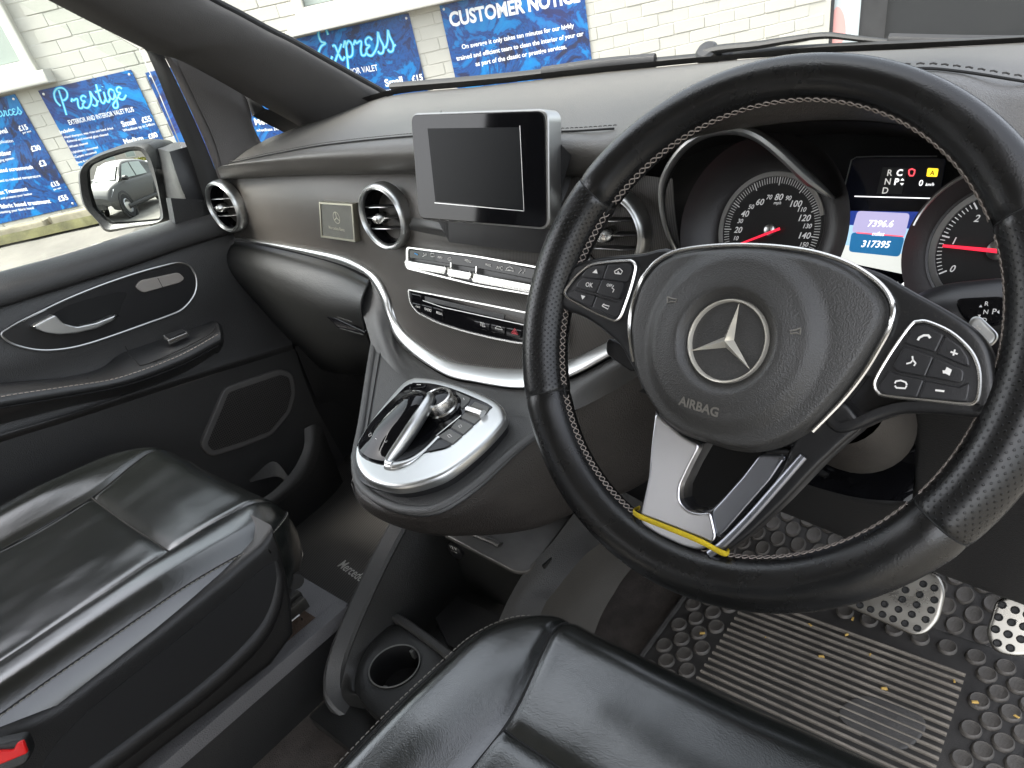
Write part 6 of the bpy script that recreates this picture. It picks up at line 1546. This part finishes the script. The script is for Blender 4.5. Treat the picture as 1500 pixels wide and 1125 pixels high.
# ------------------------------------------------------------------ things seen in the wing mirror
M('car_grey', (.06, .058, .055), .45, .2)
M('car_white', (.55, .56, .57), .3, coat=.6)
M('car_black', (.012, .012, .012), .5)
M('tyre', (.015, .015, .015), .8)
M('alloy', (.5, .5, .5), .3, 1)
M('lamp_clear', (.45, .46, .47), .15, .3)
M('hedge_leaf', (.24, .23, .02), .8, var=.4, vscale=6)
M('roof_tile', (.16, .075, .05), .8, var=.25, vscale=3)
M('house_wall', (.42, .38, .33), .85, var=.1)
M('fence_white', (.55, .55, .54), .6)
GZ = WF.o.z + (-1.33)
def build_car(label, loc, hdg, paint, group):
    x_ = V((hdg.y, -hdg.x, 0)); f = Fr(V(loc), hdg, -x_)            # u forward, v to the left of the car, n up
    if f.n.z < 0: f = Fr(V(loc), hdg, x_)
    r = thing('parked_car', label, 'car', V(loc), group)
    prof = [(-2.05, .45, .95), (-1.95, .32, 1.02), (-1.3, .25, 1.05), (0, .25, 1.02), (1.0, .25, 1.0), (1.25, .25, .98), (1.75, .28, .88), (2.0, .34, .72), (2.08, .45, .62)]
    rows = []
    for u, lo, hi in prof:
        w = .89 - .10*max(0, (abs(u)-1.5)/.6)**2
        rows.append([f.p(u, -w*.94, lo), f.p(u, -w, lo+(hi-lo)*.35), f.p(u, -w*.98, lo+(hi-lo)*.75), f.p(u, -w*.88, hi), f.p(u, -w*.4, hi+.04), f.p(u, w*.4, hi+.04), f.p(u, w*.88, hi), f.p(u, w*.98, lo+(hi-lo)*.75), f.p(u, w, lo+(hi-lo)*.35), f.p(u, w*.94, lo)])
    b_ = surf2(rows, 4, 4); nn = len(cr([(0, 0), (1, 0), (2, 0), (3, 0), (4, 0), (5, 0), (6, 0), (7, 0), (8, 0), (9, 0)], 4)); vs_, fs_ = b_; fs_ = list(fs_)+[tuple(range(nn)), tuple(reversed(range(len(vs_)-nn, len(vs_))))]
    obj('body', (vs_, fs_), MATS[paint], r)
    gh = [(-1.95, 1.0, 1.02, .80), (-1.75, 1.02, 1.45, .70), (-1.2, 1.03, 1.58, .66), (-.2, 1.02, 1.60, .66), (.35, 1.0, 1.50, .66), (1.12, .99, 1.03, .78)]
    rows = []
    for u, lo, hi, w in gh: rows.append([f.p(u, -.80, lo-.05), f.p(u, -w-.05, lo+(hi-lo)*.5), f.p(u, -w+.04, hi-.03), f.p(u, 0, hi+.02), f.p(u, w-.04, hi-.03), f.p(u, w+.05, lo+(hi-lo)*.5), f.p(u, .80, lo-.05)])
    obj('cabin', surf2(rows, 4, 4), MATS[paint], r)
    def quad(nm, L, m): obj(nm, ([f.p(*q) for q in L], [tuple(range(len(L)))]), MATS[m], r, smooth=False)
    quad('windscreen', [(1.10, -.66, 1.06), (1.10, .66, 1.06), (.45, .58, 1.50), (.45, -.58, 1.50)], 'window_glass')
    for s in (-1, 1):
        quad('side_window', [(.85, s*.81, 1.05), (-.15, s*.82, 1.06), (-.15, s*.72, 1.50), (.30, s*.71, 1.46)], 'window_glass')
        quad('side_window', [(-.22, s*.82, 1.06), (-1.1, s*.82, 1.07), (-1.0, s*.71, 1.50), (-.22, s*.72, 1.50)], 'window_glass')
        quad('headlight', [(2.06, s*.45, .68), (1.92, s*.84, .66), (1.62, s*.88, .84), (1.85, s*.55, .82)], 'lamp_clear')
        m_ = Fr(f.p(.75, s*.95, 1.06), f.u, f.n); obj('door_mirror', prism(m_, circ(.11, 12, .07), -.09, .09, .03, 3), MATS['car_black'], r)
        obj('sill_trim', sweep([f.p(-1.3, s*.88, .30), f.p(1.3, s*.88, .30)], circ(.05, 8, .07)), MATS['car_black'], r)
        for u in (-1.28, 1.32):
            wf2 = Fr(f.p(u, s*.80, .33), f.u if s < 0 else -f.u, f.n)
            ar = obj('wheel_arch', lathe(wf2, [(.42, .0), (.42, .10), (.36, .105), (.34, .0)], n=32), MATS['car_black'], r)
            wh = obj('wheel', lathe(wf2, [(.20, -.1), (.33, -.1), (.34, .06), (.32, .10), (.22, .105), (.215, .08)], n=32), MATS['tyre'], r)
            obj('rim', lathe(wf2, [(.215, .085), (.19, .10), (.17, .075), (.05, .085), (.0001, .09)], n=10), MATS['alloy'], wh)
    quad('bumper_grille', [(2.10, -.5, .36), (2.10, .5, .36), (2.11, .42, .5), (2.11, -.42, .5)], 'car_black')
    return r
gzz = FOOT  # ground level near the van in wall units
GLZ = WF.o.z - 1.33
build_car('dark grey hatchback reflected in the wing mirror', (-3.05, -8.6, GLZ), V((-.50, .866, 0)), 'car_grey', 'cars reflected in the wing mirror')
build_car('white car behind the grey one in the wing mirror reflection', (-2.4, -14.5, GLZ), V((-.9, .43, 0)), 'car_white', 'cars reflected in the wing mirror')
hs_o = thing('terraced_house', 'brown roofed house reflected in the wing mirror', 'house', (-4, -24, GLZ))
HF = Fr((-5, -24, GLZ), (-1, 0, 0), (0, 0, 1))
obj('wall', box(HF, -9, 9, 0, 4.2, -6, 0, .01), MATS['house_wall'], hs_o, smooth=False)
obj('roof', ([HF.p(-9.3, 4.1, .4), HF.p(9.3, 4.1, .4), HF.p(9.3, 7.0, -3), HF.p(-9.3, 7.0, -3)], [(0, 1, 2, 3)]), MATS['roof_tile'], hs_o, smooth=False)
for u in (-7, -4.5, -1.5, 1, 4, 6.5):
    hw_ = obj('window', box(HF, u-.6, u+.6, 2.3, 3.6, -.05, .06, .01), MATS['window_plastic'], hs_o, smooth=False)
    obj('pane', box(HF, u-.5, u+.5, 2.4, 3.5, 0, .08, 0), MATS['window_glass'], hw_, smooth=False)
rnd_ = random.Random(5); hv, hf2 = [], []
for i in range(900):
    c = V((-1.2+rnd_.uniform(-1.6, 1.2), -18+rnd_.uniform(-.5, .5), GLZ+rnd_.uniform(0, 1.9))); a = V((rnd_.uniform(-1, 1), rnd_.uniform(-1, 1), rnd_.uniform(-1, 1))).normalized()*.16; b2 = a.orthogonal().normalized()*.12
    n_ = len(hv); hv += [c-a, c+b2, c+a, c-b2]; hf2.append((n_, n_+1, n_+2, n_+3))
hd = thing('hedge', 'yellow green hedge reflected in the wing mirror', 'hedge', (-1.2, -18, GLZ))
o = obj('foliage', (hv, hf2), MATS['hedge_leaf'], hd, smooth=False); o['kind'] = 'stuff'
